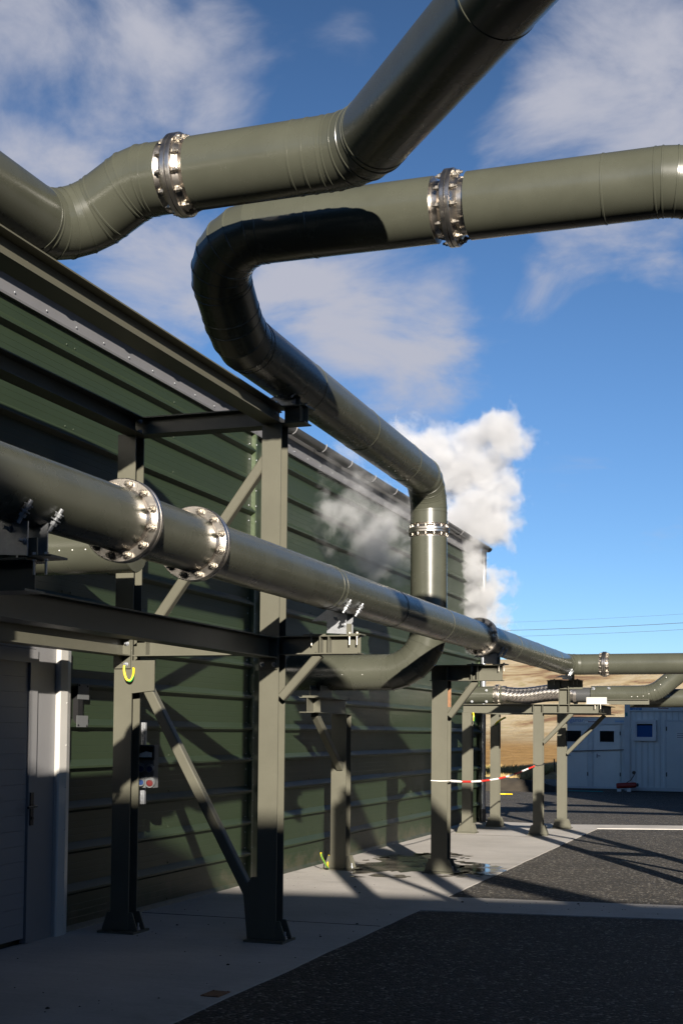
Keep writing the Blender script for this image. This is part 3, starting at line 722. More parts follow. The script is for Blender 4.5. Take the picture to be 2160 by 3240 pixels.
def stiffeners(t, xs, y, z, h=.133, b=.14):
    for x in xs:
        for sg in (-1, 1):
            mb = MB(); y0 = y + sg * .0035; mb.box((x - .004, min(y0, y + sg * b / 2 * .97), z - h / 2 + .009), (x + .004, max(y0, y + sg * b / 2 * .97), z + h / 2 - .009)); mb.build('stiffener', M['steel'], t, smooth=False)
def shoe(t, x, y, z, zc, r, lw=.11):
    """galvanised pipe shoe bolted on an arm: bed plate, two slotted side plates, saddle strap ends with nuts"""
    mb = MB(); mb.box((x - .26, y - .065, z + .001), (x - .09, y + .065, z + .010)); mb.build('bed_plate', M['steel'], t, smooth=False)
    mb = MB(); mb.box((x + .02, y - .065, z + .001), (x + .17, y + .065, z + .010)); b0 = mb.build('bed_plate', M['steel'], t, smooth=False)
    mb = MB(); mb.poly([(x + .012, y - .062, z + .012), (x + .012, y + .062, z + .012), (x + .012, y + .062, z + .09), (x + .012, y - .02, z + .09)], (.008, 0, 0)); mb.box((x + .0205, y - .055, z + .0105), (x + .1, y - .047, z + .08)); mb.build('bracket_block', M['steel'], t, smooth=False)
    mb = MB(); h = zc - r * .8 - z
    mb.poly([(x - .075, y - .078, z + .015), (x + .07, y - .078, z + .006), (x + .07, y - .078, z + h * .84), (x - .075, y - .078, z + h)], (0, .008, 0))
    mb.poly([(x - .076, y - .077, z + h * .55), (x - .076, y - .077, z + h), (x - .19, y - .077, z + h * .55)], (0, .008, 0))
    sp = mb.build('pipe_shoe', M['galv'], t, smooth=False)
    mb = MB(); mb.poly([(x - .075, y + .07, z + .015), (x + .07, y + .07, z + .015), (x + .07, y + .07, z + h), (x - .075, y + .07, z + h)], (0, .008, 0)); mb.build('back_plate', M['galv'], sp, smooth=False)
    mb = MB()
    for dx, dz in ((-.03, .04), (.04, -.012)):
        for rot in (.7, -.7):
            c, s_ = math.cos(rot), math.sin(rot); cx, cz = x + dx, z + h * .45 + dz
            q = [(-.03, -.006), (.03, -.006), (.03, .006), (-.03, .006)]
            mb.poly([(cx + a * c - b * s_, y - .0787, cz + a * s_ + b * c) for a, b in q], (0, .0007, 0)) if rot > 0 else None
        mb.lathe((x + dx + .015, y - .079, z + h * .45 + dz), (0, -1, 0), [(0, .017), (.004, .017), (.004, .012), (.014, .012), (.014, .007), (.045, .007)], 8, False, True)
    mb.build('shoe_bolts', M['galv'], sp, kind='stuff')
    mb = MB()
    for x2, y2 in ((x - .20, y - .05), (x + .085, y - .05), (x + .14, y - .05)):
        mb.lathe((x2, y2, z - .07), (0, 0, 1), [(0, .006), (.055, .006), (.055, .011), (.062, .011)], 8, True, True)
        mb.lathe((x2, y2, z + .0105), (0, 0, 1), [(0, .012), (.01, .012)], 6, False, True)
    mb.build('flange_bolts', M['bolt'], sp, kind='stuff')
def strap_ends(t, x, y, zc, r, ys=(-.07, .12)):
    """threaded ends of the pipe strap with nuts and washers on the lower near side of the pipe"""
    for dy in ys:
        a = R(-40); d0 = V((math.cos(a), 0, math.sin(a))); p = V((x, y + dy, zc)) + d0 * (r + .016); ax = V((-.50, -.12, -.86)).normalized()
        mb = MB(); p = p - ax * .01
        mb.lathe(p, ax, [(-.02, .009), (.085, .009)], 10, True, True)
        for t0, rr_ in ((.0, .022), (.006, .016), (.02, .024), (.026, .024), (.034, .024), (.04, .017), (.054, .017), (.06, .013)):
            pass
        mb.lathe(p, ax, [(0, .011), (0, .021), (.005, .021), (.005, .016), (.018, .016), (.018, .011)], 8)
        mb.lathe(p, ax, [(.028, .011), (.028, .022), (.033, .022), (.033, .011)], 14)
        mb.lathe(p, ax, [(.042, .011), (.042, .016), (.056, .016), (.056, .011)], 6)
        mb.build('strap_bolt', M['galv'], t)

G = 'olive steel pipe support frames'
YA = 8.92
fA = thing('pipe_support_frame', 'tall near two column steel frame with long diagonal braces beside the white trimmed door', 'steel frame', (-4.1, YA, 0), G)
XF, XR = -3.575, -4.748
column(fA, XF, YA, 3.735); column(fA, XR, YA, 3.735)
ZT, ZMID = 3.802, 2.124
beam(fA, 'long_beam', (XF, .8, ZT), (XF, YA + .072, ZT)); beam(fA, 'long_beam', (XR + .07, .8, ZT - .015), (XR + .07, YA - .075, ZT - .015))
beam(fA, 'cross_beam', (XR + .0, YA + .0, ZT - .01), (XF - .072, YA + .0, ZT - .01))
beam(fA, 'long_beam', (XF, .8, ZMID - .02), (XF, YA - .078, ZMID - .02), .15); beam(fA, 'long_beam', (XR + .0, .8, ZMID), (XR + .0, YA - .078, ZMID))
beam(fA, 'cross_beam', (XR + .076, YA, ZMID), (XF - .076, YA, ZMID)); stiffeners(fA, [XR + .18], YA, ZMID)
arm = beam(fA, 'arm', (XF + .076, YA, ZMID), (-2.905, YA, ZMID)); stiffeners(fA, [-3.19, -3.125], YA, ZMID)
beam(fA, 'arm', (XF + .073, YA, ZT - .005), (-3.32, YA, ZT - .005)); stiffeners(fA, [-3.36], YA, ZT - .005)
brace(fA, (-3.215, YA, ZMID - .068), (XF + .075, YA, 1.75), .062)
brace(fA, (XF - .06, YA, 3.50), (-4.60, YA, 2.20), .075); brace(fA, (-4.585, YA - .02, 1.86), (-3.72, YA - .02, .33), .075)
mb = MB(); mb.poly([(XR + .075, YA - .071, 1.78), (-4.488, YA - .071, 1.80), (-4.488, YA - .071, 2.025), (XR + .075, YA - .071, 2.025)], (0, .010, 0)); mb.build('gusset_plate', M['steel'], fA, smooth=False)
mb = MB(); mb.poly([(XF - .0745, YA - .062, .02), (XF - .15, YA - .062, .02), (XF - .185, YA - .062, .36), (XF - .12, YA - .062, .46), (XF - .0745, YA - .062, .46)], (0, .010, 0)); mb.build('gusset_plate', M['steel'], fA, smooth=False)
mb = MB(); mb.box((XR - .073, YA - .0885, 1.965), (XR + .068, YA - .0705, 2.195)); mb.poly([(XR - .004, YA - .089, 2.0), (XR - .004, YA - .089, 2.19), (XR - .004, YA - .16, 2.19), (XR - .004, YA - .16, 2.06)], (.008, 0, 0)); mb.build('end_plate', M['steel'], fA, smooth=False)
mb = MB(); mb.box((XF - .071, YA - .0885, 1.95), (XF + .068, YA - .0705, 2.18)); mb.build('end_plate', M['steel'], fA, smooth=False)
bm = MB()
for x, z in ((XR + .04, 2.15), (XR + .035, 1.995), (XF + .045, 1.985), (XF - .045, 1.985), (XF + .045, 3.80), (XF + .04, 3.75), (XR + .12, 3.82), (XR + .12, 3.74)):
    bm.lathe((x, YA - .0885, z), (0, -1, 0), [(0, .018), (.004, .018), (.004, .013), (.016, .013), (.016, .007), (.034, .007)], 8, False, True)
bm.build('frame_bolts', M['galv'], fA, kind='stuff')
shoe(fA, mx_(YA) - .045, YA, ZMID + .0665, mz_(YA), RM); strap_ends(fA, mx_(YA), YA, mz_(YA), RM, (-.33, -.06))
shoe(fA, -3.50, YA + .1, ZT + .0665, 4.12, RP); strap_ends(fA, -3.55, YA + .05, 4.12, RP, (-.1, .18))

YN = 4.66
fN = thing('pipe_support_frame', 'nearest steel frame whose bracket arm holds the long pipe at the left edge', 'steel frame', (-3.575, YN, 0), G)
column(fN, XF, YN, 3.73); column(fN, XR, YN, 3.73)
beam(fN, 'cross_beam', (XR + .074, YN, ZMID), (XF - .074, YN, ZMID)); beam(fN, 'arm', (XF + .076, YN, ZMID), (-2.905, YN, ZMID), b=.15); stiffeners(fN, [-3.19, -3.125], YN, ZMID)
brace(fN, (-3.215, YN, ZMID - .068), (XF + .075, YN, 1.75), .062)
shoe(fN, mx_(YN), YN, ZMID + .0665, mz_(YN), RM); strap_ends(fN, mx_(YN), YN, mz_(YN), RM, (-.17, .06))

YB = 13.97
fB = thing('pipe_support_frame', 'middle steel frame with a bracket arm and a red white chain tied to its column', 'steel frame', (-4.1, YB, 0), G)
XBF, XBR = -3.625, -4.735
column(fB, XBF, YB, 2.07, .175, .17, .17); column(fB, XBR, YB - .1, 1.70, .172, .17, .17)
ZB = 2.155
beam(fB, 'arm', (-3.74, YB, ZB), (-2.955, YB, ZB), .17, .175); stiffeners(fB, [-3.55, -3.28, -3.215], YB, ZB, .17, .175)
brace(fB, (-3.24, YB, ZB - .087), (XBF + .09, YB, 1.69), .07)
mb = MB(); mb.box((XBF + .02, YB + .0742, 1.79), (XBF + .086, YB + .0748, 2.0)); mb.build('rust_patch', M['rust'], fB, smooth=False)
beam(fB, 'bracket_beam', (XBR + .02, 12.72, 1.783), (XBR + .02, YB - .02, 1.783), .16, .165)
brace(fB, (XBR + .02, 12.95, 1.69), (XBR + .02, YB - .19, 1.12), .075, (1, 0, 0))
mb = MB(); mb.box((XBR - .05, 12.76, 1.865), (XBR + .12, 13.35, 1.878)); mb.box((XBR - .04, 12.95, 1.879), (XBR - .03, 13.3, 1.99)); mb.box((XBR + .08, 12.95, 1.879), (XBR + .09, 13.3, 1.99)); mb.build('pipe_shoe', M['steel'], fB, smooth=False)
for sg in (-1, 1):
    mb = MB(); mb.box((XBR + .02 + sg * .0035 - .0 if sg > 0 else XBR + .02 - .08, 12.90, 1.712), (XBR + .02 + .08 if sg > 0 else XBR + .02 - .0035, 12.908, 1.854)); mb.build('stiffener', M['steel'], fB, smooth=False)
shoe(fB, mx_(YB), YB, ZB + .085, mz_(YB), RM); strap_ends(fB, mx_(YB), YB, mz_(YB), RM)

YC0, YC1 = 19.70, 21.30
fC = thing('pipe_support_frame', 'low far four column frame carrying the braided hose and pipe ends', 'steel frame', (-4.2, 20.4, 0), G)
for x, y in ((-4.70, YC0), (-3.62, YC0), (-4.62, YC1), (-3.535, YC1)): column(fC, x, y, 1.818, .142, .133)
beam(fC, 'cross_beam', (-4.772, YC0, 1.886), (-2.735, YC0, 1.886)); stiffeners(fC, [-3.69, -3.55, -3.31, -3.16], YC0, 1.886)
beam(fC, 'cross_beam', (-4.70, YC1, 1.886), (-2.9, YC1, 1.886)); stiffeners(fC, [-3.6, -3.2], YC1, 1.886)
beam(fC, 'long_beam', (-2.80, YC0 + .08, 1.886), (-2.80, YC1 + .3, 1.886)); beam(fC, 'long_beam', (-4.66, YC0 + .08, 1.886), (-4.66, YC1 - .08, 1.886))
MB().hbeam((-3.235, YC0, 1.953), (-3.235, YC0, 2.174), (1, 0, 0), .15, .14).build('stub_post', M['steel'], fC, smooth=False)
beam(fC, 'arm', (-3.49, YC0, 2.24), (-2.965, YC0, 2.24)); stiffeners(fC, [-3.30, -3.17], YC0, 2.24)
brace(fC, (-3.12, YC0, 1.815), (-3.545, YC0, 1.38), .06); brace(fC, (-2.86, YC1, 1.815), (-3.46, YC1, 1.20), .06)
mb = MB(); mb.box((-2.93, YC0 + .12, 1.956), (-2.63, YC0 + .132, 2.06)); mb.box((-2.95, YC0 + .13, 1.9545), (-2.60, YC0 + .3, 1.9625)); mb.build('pipe_shoe', M['whitemetal'], fC, smooth=False)
beam(fC, 'bracket_beam', (-2.72, YC0 + .45, 2.0), (-2.05, YC0 + .45, 2.0), .08, .1)
shoe(fC, -3.18, YC0, 2.3065, ZM - .0, RM); strap_ends(fC, mx_(YC0), YC0 - .75, mz_(YC0), RM, (-.05, .08))
mb = MB()
for x in (-2.78, -2.70): mb.lathe((x, YC0 - .05, 1.88), (0, 0, 1), [(0, .008), (.065, .008), (.065, .012), (.078, .012)], 8, True, True)
mb.build('frame_bolts', M['bolt'], fC, kind='stuff')

# frames beyond the right edge carrying the upper pipes (their shadows cross the yard)
def outer_frame(label, xa, xb, y, h, ztop, dy=0):
    t = thing('pipe_support_frame', label, 'steel frame', (xa, y, 0), G)
    column(t, xa, y, h, .16, .15); column(t, xb, y + dy, h, .16, .15)
    beam(t, 'cross_beam', (xa, y, h + .068), (xb, y + dy, h + .068)); beam(t, 'cross_beam', (xa, y, h * .56), (xb, y + dy, h * .56), .12, .12)
    brace(t, (xa, y, h * .55), (xb, y + dy, .3), .075); brace(t, (xa, y, h * .98), (xb, y + dy, h * .6), .075)
    return t
outer_frame('tall steel frame under the pipe that passes over the viewer', .33, 1.31, 3.0, 4.2, 4.3)
outer_frame('steel frame outside the right edge shadowing the asphalt', -.1, .78, 12.0, 2.95, 3.0)

# ------------------------------------------------------------------ small fittings
# power socket box on a slotted strut
sk = thing('socket_box', 'grey power socket box with blue and red round sockets on a slotted strut', 'socket box', (-4.73, 9.2, 1.2))
mb = MB(); SX, SY = -4.735, 9.16
for z in range(14):
    z0 = .94 + z * .0447; mb.box((SX - .014, SY, z0), (SX + .014, SY + .004, z0 + .020)); mb.box((SX - .014, SY, z0 + .0205), (SX - .006, SY + .004, z0 + .0442)); mb.box((SX + .006, SY, z0 + .0205), (SX + .014, SY + .004, z0 + .0442))
mb.box((SX - .018, SY + .0045, .94), (SX + .018, SY + .03, 1.565)); mb.build('slotted_strut', M['galv'], sk, smooth=False)
mb = MB(); mb.box((SX - .012, SY - .075, 1.07), (SX + .135, SY - .001, 1.395)); body = mb.build('box_body', M['socketgrey'], sk, smooth=False)
mb = MB(); mb.box((SX + .012, SY - .098, 1.285), (SX + .14, SY - .0755, 1.385)); mb.build('breaker_window', M['glass'], sk, smooth=False)
mb = MB(); mb.poly([(SX + .02, SY - .0985, 1.30), (SX + .13, SY - .0985, 1.302), (SX + .13, SY - .0985, 1.338), (SX + .08, SY - .0985, 1.345), (SX + .03, SY - .0985, 1.33)], (0, -.0008, 0)); mb.build('printed_label', M['label'], sk, smooth=False)
for cx, cz, c in ((.035, 1.22, 'blue'), (.105, 1.22, 'blue'), (.035, 1.12, 'blue'), (.11, 1.115, 'redface')):
    r = .029 if c == 'blue' else .034; p = V((SX + cx, SY - .0755, cz)); d = V((.28, -.93, -.2)).normalized()
    mb = MB(); mb.lathe(p, d, [(-.01, r * 1.1), (.022, r * 1.1), (.024, r), (.05, r), (.05, r * .8), (.03, r * .8)], 20); so_ = mb.build('socket', M['socketgrey'], sk)
    mb = MB(); mb.lathe(p, d, [(.031, r * .79), (.043, r * .70), (.044, .0)], 20); mb.build('socket_cap', M[c], so_)
# pair of small plates screwed to the wall
pl = thing('wall_bracket', 'narrow grey two plate bracket screwed to the green wall beside the white trim', 'bracket', (WX, 8.88, 1.69))
mb = MB(); mb.box((WX + .05, 8.80, 1.735), (WX + .053, 8.965, 1.852)); mb.build('plate', M['socketgrey'], pl, smooth=False); mb = MB(); mb.box((WX + .05, 8.79, 1.525), (WX + .053, 8.955, 1.612)); mb.build('plate', M['socketgrey'], pl, smooth=False)
mb = MB(); mb.box((WX + .004, 8.81, 1.53), (WX + .0495, 8.88, 1.85)); mb.build('spacer', M['black'], pl, smooth=False)
mb = MB()
for y, z in ((8.82, 1.84), (8.945, 1.835), (8.81, 1.54), (8.935, 1.535)): mb.dome((WX + .053, y, z), (1, 0, 0), .009, 8)
mb.build('screws', M['black'], pl, kind='stuff')
def cable(label, pts, r=.009):
    # smooth the path
    P = [V(p) for p in pts]; out = []
    for i in range(len(P) - 1):
        a, b, c, d = P[max(i - 1, 0)], P[i], P[i + 1], P[min(i + 2, len(P) - 1)]
        for k in range(6):
            t = k / 6; out.append(.5 * (2 * b + (c - a) * t + (2 * a - 5 * b + 4 * c - d) * t * t + (3 * b - a - 3 * c + d) * t ** 3))
    out.append(P[-1])
    t = thing('earthing_cable', label, 'cable', tuple(P[0]), 'yellow green earthing cables')
    MB().tube(out, r, 10).build('sheath', M['yellow'], t)
    e = [p + V((r * .35, -r * .2, -r * .42)) for p in out]
    MB().tube(e, r * .72, 8).build('stripe', M['greenstripe'], t)
    return t
cable('yellow green cable looped under a bolt on the rear column of the near frame', [(-4.717, 8.81, 1.985), (-4.712, 8.80, 1.94), (-4.69, 8.795, 1.885), (-4.662, 8.80, 1.872), (-4.645, 8.81, 1.905), (-4.655, 8.84, 1.955), (-4.668, 8.86, 1.97)])
cable('yellow green cable curling up from the slab at the foot of the middle column', [(-4.80, 13.42, .215), (-4.80, 13.45, .17), (-4.79, 13.55, .08), (-4.80, 13.66, .035), (-4.84, 13.76, .05), (-4.86, 13.82, .11), (-4.862, 13.86, .15)])
cable('short yellow cable tip on the far frame at its left column top', [(-4.60, 19.62, 1.82), (-4.585, 19.6, 1.76), (-4.59, 19.62, 1.70)], .012)
cable('short slanting yellow cable on the far frame at its rear column top', [(-4.60, 21.2, 1.66), (-4.54, 21.1, 1.70), (-4.44, 21.05, 1.755), (-4.40, 21.05, 1.77)], .014)

# barrier chain between the middle and the far frame
ch = thing('barrier_chain', 'red and white plastic chain sagging between two steel columns', 'chain', (-3.6, 16.8, .93))
cp = [(-3.515, 13.93, .992), (-3.522, 14.481, .966), (-3.544, 15.022, .948), (-3.567, 15.643, .935), (-3.588, 16.204, .929), (-3.614, 16.845, .927), (-3.634, 17.396, .933), (-3.66, 18.026, .946), (-3.67, 18.657, .974), (-3.68, 19.2, 1.0), (-3.66, 19.60, 1.03)]
link_v = MB()
for i in range(len(cp) - 1):
    a, b = V(cp[i]), V(cp[i + 1]); L = (b - a).length; n = max(1, round(L / .033)); mb = MB(); d = (b - a).normalized(); e1, e2 = frame(d)
    for k in range(n):
        c = a + (b - a) * ((k + .5) / n); w, v_ = (e1, e2) if k % 2 else (e2, e1)
        pts = [c + d * (math.cos(q) * .021) + w * (math.sin(q) * .0115) for q in [2 * PI * j / 8 for j in range(9)]]
        mb.tube(pts, .0040, 5, False)
    mb.build('chain_run', M['white'] if i % 2 == 0 else M['red'], ch)
mb = MB(); yb = YB - .0895
mb.tube([(-3.518, YB - .02, .992), (-3.533, yb, .993), (-3.62, yb - .004, .99), (-3.712, yb, .994), (-3.717, YB + .02, .994)], .005, 6); mb.build('tie_cord', M['white'], ch)
mb = MB(); mb.tube([(-3.55, YC0 - .07, 1.05), (-3.62, YC0 - .072, 1.035), (-3.692, YC0 - .07, 1.06)], .006, 6); mb.tube([(-3.547, YC0 - .068, 1.05), (-3.545, YC0 + .05, 1.075)], .008, 6); mb.build('tie_cord', M['black'], ch)

# ------------------------------------------------------------------ containers at the far side of the yard
def text(name, s, size, parent, pos, material, align='LEFT'):
    cu = bpy.data.curves.new(name, 'FONT'); cu.body = s; cu.size = size; cu.align_x = align; cu.extrude = .001; cu.materials.append(material)
    tmp = bpy.data.objects.new(name, cu); me = bpy.data.meshes.new_from_object(tmp); bpy.data.objects.remove(tmp)
    o = bpy.data.objects.new(name, me); COL.objects.link(o); w = Matrix.Translation(V(pos)) @ Matrix.Rotation(PI / 2, 4, 'X'); o.parent = parent; o.matrix_local = WORLD[parent.name].inverted() @ w; WORLD[o.name] = w
    return o
def quad(x0, x1, z0, z1, y, t=.004):
    mb = MB(); mb.box((x0, y - t, z0), (x1, y, z1)); return mb
YR = 42.08; ZR = gz(YR)
k = YR / 36.28
rX = lambda x: x * k
rZ = lambda z: 1.5 + (z - 1.5) * k
cr = thing('site_container', 'taller pale grey site container at right with a white framed window and blue blind', 'container', (-3.5, YR, ZR), 'grey site containers')
x0, x1 = rX(-4.341), 3.4; zt = rZ(2.354); zb = ZR + .02
ribs = MB(); n = 44; w = (x1 - x0 - .3) / n
mb = MB(); mb.box((x0 + .1, YR + .08, zb), (x1 - .1, YR + 2.3, zt - .02)); body = mb.build('wall', M['cont'], cr, smooth=False)
pr = []
for i in range(n):
    a = x0 + .16 + i * w; pr += [(a, YR + .06), (a + w * .42, YR + .06), (a + w * .5, YR + .048), (a + w * .92, YR + .048)]
pr += [(x1 - .14, YR + .06), (x1 - .14, YR + .079), (x0 + .16, YR + .079)]
mb = MB(); mb.poly([(a, b, zb + .1) for a, b in pr], (0, 0, zt - zb - .34)); mb.build('ribbed_sheet', M['cont'], cr, smooth=False)
mb = MB(); mb.box((x0, YR, zt - .24), (x1, YR + .1, zt)); mb.box((x0, YR, zb), (x1, YR + .1, zb + .1)); mb.box((x0, YR + .001, zb + .101), (x0 + .16, YR + .1, zt - .241)); mb.box((x1 - .14, YR + .001, zb + .101), (x1, YR + .1, zt - .241)); mb.build('frame_rail', M['contframe'], cr, smooth=False)
mb = MB(); mb.box((x0, YR - .02, zt + .001), (x1, YR + 2.4, zt + .03)); mb.build('roof_sheet', M['whitemetal'], cr, smooth=False)
wx0, wx1, wz0, wz1 = rX(-4.119), rX(-3.503), rZ(1.354), rZ(1.912)
def window(parent, wx0, wx1, wz0, wz1, y, fw, fm, gm, depth=.05):
    mb = MB(); a = fw
    mb.box((wx0, y - depth, wz0), (wx0 + a, y, wz1)); mb.box((wx1 - a, y - depth, wz0), (wx1, y, wz1)); mb.box((wx0 + a, y - depth, wz0), (wx1 - a, y, wz0 + a)); mb.box((wx0 + a, y - depth, wz1 - a), (wx1 - a, y, wz1))
    f = mb.build('window', fm, parent, smooth=False)
    mb = MB(); mb.box((wx0 + a, y - depth * .35, wz0 + a), (wx1 - a, y - depth * .2, wz1 - a)); mb.build('pane', gm, f, smooth=False); return f
wf = window(cr, wx0, wx1, wz0, wz1, YR + .046, .075, M['wframe'], M['glass'], .09)
mb = MB(); a = .075; b = .045
mb.box((wx0 + a, YR - .02, wz0 + a), (wx0 + a + b, YR + .004, wz1 - a)); mb.box((wx1 - a - b, YR - .02, wz0 + a), (wx1 - a, YR + .004, wz1 - a)); mb.box((wx0 + a + b, YR - .02, wz0 + a), (wx1 - a - b, YR + .004, wz0 + a + b)); mb.box((wx0 + a + b, YR - .02, wz1 - a - b), (wx1 - a - b, YR + .004, wz1 - a)); mb.build('sash', M['wframe'], wf, smooth=False)
mb = MB(); mb.box((wx0 + .12, YR + .006, wz0 + .12), (wx1 - .12, YR + .010, wz1 - .17)); mb.build('blind', M['blueglass'], wf, smooth=False)
dx0, dx1, dz0, dz1 = rX(-3.256), rX(-3.256) + .92, rZ(.11), rZ(1.886)
mb = MB(); mb.box((dx0 + .02, YR + .012, dz0), (dx1, YR + .046, dz1 - .02)); dd = mb.build('door', M['contdoor'], cr, smooth=False)
mb = MB(); mb.box((dx0 - .04, YR + .02, dz0), (dx0 + .018, YR + .0465, dz1 + .04)); mb.box((dx0 + .018, YR + .02, dz1 - .015), (dx1 + .06, YR + .0465, dz1 + .04)); mb.box((dx1 + .002, YR + .02, dz0), (dx1 + .06, YR + .0465, dz1 - .015)); mb.build('door_frame', M['contframe'], dd, smooth=False)
mb = MB()
for z in (dz0 + .35, dz1 - .3): mb.box((dx0 - .005, YR + .0, z), (dx0 + .03, YR + .0115, z + .13))
mb.build('hinge', M['black'], dd, smooth=False)
quad(dx0 + .30, dx0 + .62, rZ(1.40), rZ(1.585), YR + .0115).build('notice', M['white'], dd, smooth=False)
mb = MB()
for z in (1.55, 1.50, 1.45): mb.box((dx0 + .33, YR + .0065, rZ(z)), (dx0 + .57, YR + .0073, rZ(z) + .014))
mb.build('notice_print', M['textdark'], dd, smooth=False)
sg = quad(rX(-4.20), rX(-3.885), zt - .20, zt - .105, YR - .001).build('sign', M['signblue'], cr, smooth=False)
text('lettering', 'Stolpi Gamar', .07, sg, (rX(-4.155), YR - .0052, zt - .145), M['white']); text('lettering', 'gamar leiga', .045, sg, (rX(-4.13), YR - .0052, zt - .19), M['white'])
s2 = quad(rX(-3.59), rX(-3.13), zt - .20, zt - .09, YR - .001).build('sign', M['white'], cr, smooth=False)
mb = MB(); mb.poly([(rX(-3.57), YR - .0058, zt - .125), (rX(-3.45), YR - .0058, zt - .125), (rX(-3.44), YR - .0058, zt - .112), (rX(-3.57), YR - .0058, zt - .112)], (0, -.001, 0))
for i in range(10): mb.poly([(rX(-3.455) + i * .031, YR - .0058, zt - .168), (rX(-3.455) + i * .031 + .022, YR - .0058, zt - .168), (rX(-3.455) + i * .031 + .03, YR - .0058, zt - .128), (rX(-3.455) + i * .031 + .008, YR - .0058, zt - .128)], (0, -.001, 0))
mb.build('sign_print', M['maroon'], s2, smooth=False)
quad(x0 + .015, x0 + .09, zt - .40, zt - .28, YR).build('sticker', M['teal'], cr, smooth=False)
mb = MB(); mb.lathe((x0 + .28, YR + .046, rZ(.5)), (0, -1, 0), [(0, .055), (.02, .055), (.025, .03), (.012, .028)], 16, False, True); mb.build('vent', M['wood'], cr)
# lower container
YL = 43.75; ZL = gz(YL); k2 = YL / 37.718
lX = lambda x: x * k2
lZ = lambda z: 1.5 + (z - 1.5) * k2
cl = thing('site_container', 'lower pale grey site container with two dark windowed doors behind the frame', 'container', (-6.7, YL, ZL), 'grey site containers')
x0, x1, zt, zb = lX(-6.28), lX(-4.45), lZ(1.99), lZ(-.03)
mb = MB(); mb.box((x0, YL + .06, zb + .08), (x1, YL + 2.3, zt - .001)); mb.build('wall', M['cont'], cl, smooth=False)
mb = MB(); mb.box((x0, YL, zt - .21), (x1, YL + .059, zt)); mb.box((x0, YL, zb), (x1, YL + .059, zb + .1)); mb.box((x1 - .12, YL + .001, zb + .101), (x1, YL + .059, zt - .211)); mb.box((lX(-5.52), YL + .02, zb + .101), (lX(-5.40), YL + .059, zt - .211)); mb.build('frame_rail', M['contframe'], cl, smooth=False)
mb = MB(); mb.box((x0, YL - .02, zt + .001), (x1, YL + 2.4, zt + .025)); mb.build('roof_sheet', M['whitemetal'], cl, smooth=False)
mb = MB()
for i in range(9):
    a = x0 + .3 + i * .36; mb.box((a, YL + .02, ZL - .05), (a + .1, YL + .3, zb - .001))
mb.build('foot_block', M['concrete_wall'], cl, smooth=False)
for a, b in ((-6.2, -5.545), (-5.365, -4.641)):
    mb = MB(); mb.box((lX(a), YL + .025, lZ(.045)), (lX(b), YL + .0595, lZ(1.77))); d_ = mb.build('door', M['contdoor'], cl, smooth=False)
    mb = MB(); A, B, Z1, Z2 = lX(a), lX(b), lZ(.045), lZ(1.77)
    mb.box((A - .03, YL + .035, Z1), (A - .002, YL + .0592, Z2 + .03)); mb.box((B + .002, YL + .035, Z1), (B + .03, YL + .0592, Z2 + .03)); mb.box((A - .002, YL + .035, Z2 + .002), (B + .002, YL + .0592, Z2 + .03)); mb.build('door_frame', M['contframe'], d_, smooth=False)
    wa = a + .14 if a < -6 else -5.225
    window(d_, lX(-5.225) if a > -6 else lX(-6.15), lX(-4.779) if a > -6 else lX(-5.70), lZ(1.282), lZ(1.643), YL + .0248, .03, M['wframe'], M['glass'], .02)
    mb = MB(); hx = A + .1
    mb.box((hx - .02, YL + .012, lZ(.86)), (hx + .02, YL + .0245, lZ(.98))); mb.tube([(hx, YL + .01, lZ(.92)), (hx, YL - .02, lZ(.92)), (hx + .11, YL - .02, lZ(.92))], .012, 8); mb.build('handle', M['galv'], d_)
    mb = MB()
    for z in (.35, 1.5): mb.box((B - .012, YL + .012, lZ(z)), (B + .02, YL + .0245, lZ(z) + .12))
    mb.build('hinge', M['black'], d_, smooth=False)
s3 = quad(lX(-6.055), lX(-5.81), lZ(1.07), lZ(1.245), YL + .0248, .003).build('notice', M['white'], cl, smooth=False)
mb = MB(); mb.poly([(lX(-5.935) + .085 * math.cos(2 * PI * i / 20), YL + .0208, lZ(1.155) + .035 * math.sin(2 * PI * i / 20)) for i in range(20)], (0, -.0008, 0)); mb.build('notice_print', M['teal'], s3, smooth=False)
s4 = quad(lX(-6.26), lX(-5.66), zt - .165, zt - .05, YL - .0005, .002).build('sign', M['cont'], cl, smooth=False)
text('lettering', 'pigamar', .185, s4, (lX(-6.155), YL - .0035, zt - .145), M['textblue'])
s5 = quad(lX(-5.62), lX(-5.30), zt - .18, zt - .085, YL - .003, .002).build('sign', M['white'], cl, smooth=False)
mb = MB(); mb.box((lX(-5.61), YL - .0062, zt - .108), (lX(-5.49), YL - .0055, zt - .1))
for i in range(9): mb.poly([(lX(-5.53) + i * .028, YL - .0056, zt - .155), (lX(-5.53) + i * .028 + .02, YL - .0056, zt - .155), (lX(-5.53) + i * .028 + .027, YL - .0056, zt - .118), (lX(-5.53) + i * .028 + .007, YL - .0056, zt - .118)], (0, -.001, 0))
mb.build('sign_print', M['maroon'], s5, smooth=False)
quad(lX(-4.78), lX(-4.53), zt - .15, zt - .09, YL - .0005, .002).build('sign', M['signpale'], cl, smooth=False)
# wooden batten across the doors
mb = MB(); mb.poly([(lX(-6.25), YL - .03, lZ(1.017)), (lX(-4.53), YL - .03, lZ(1.085)), (lX(-4.53), YL - .03, lZ(1.105)), (lX(-6.25), YL - .03, lZ(1.042))], (0, .025, 0))
tag(mb.build('batten', M['wood'], smooth=False), 'brown batten fixed across both doors of the lower container', 'batten')
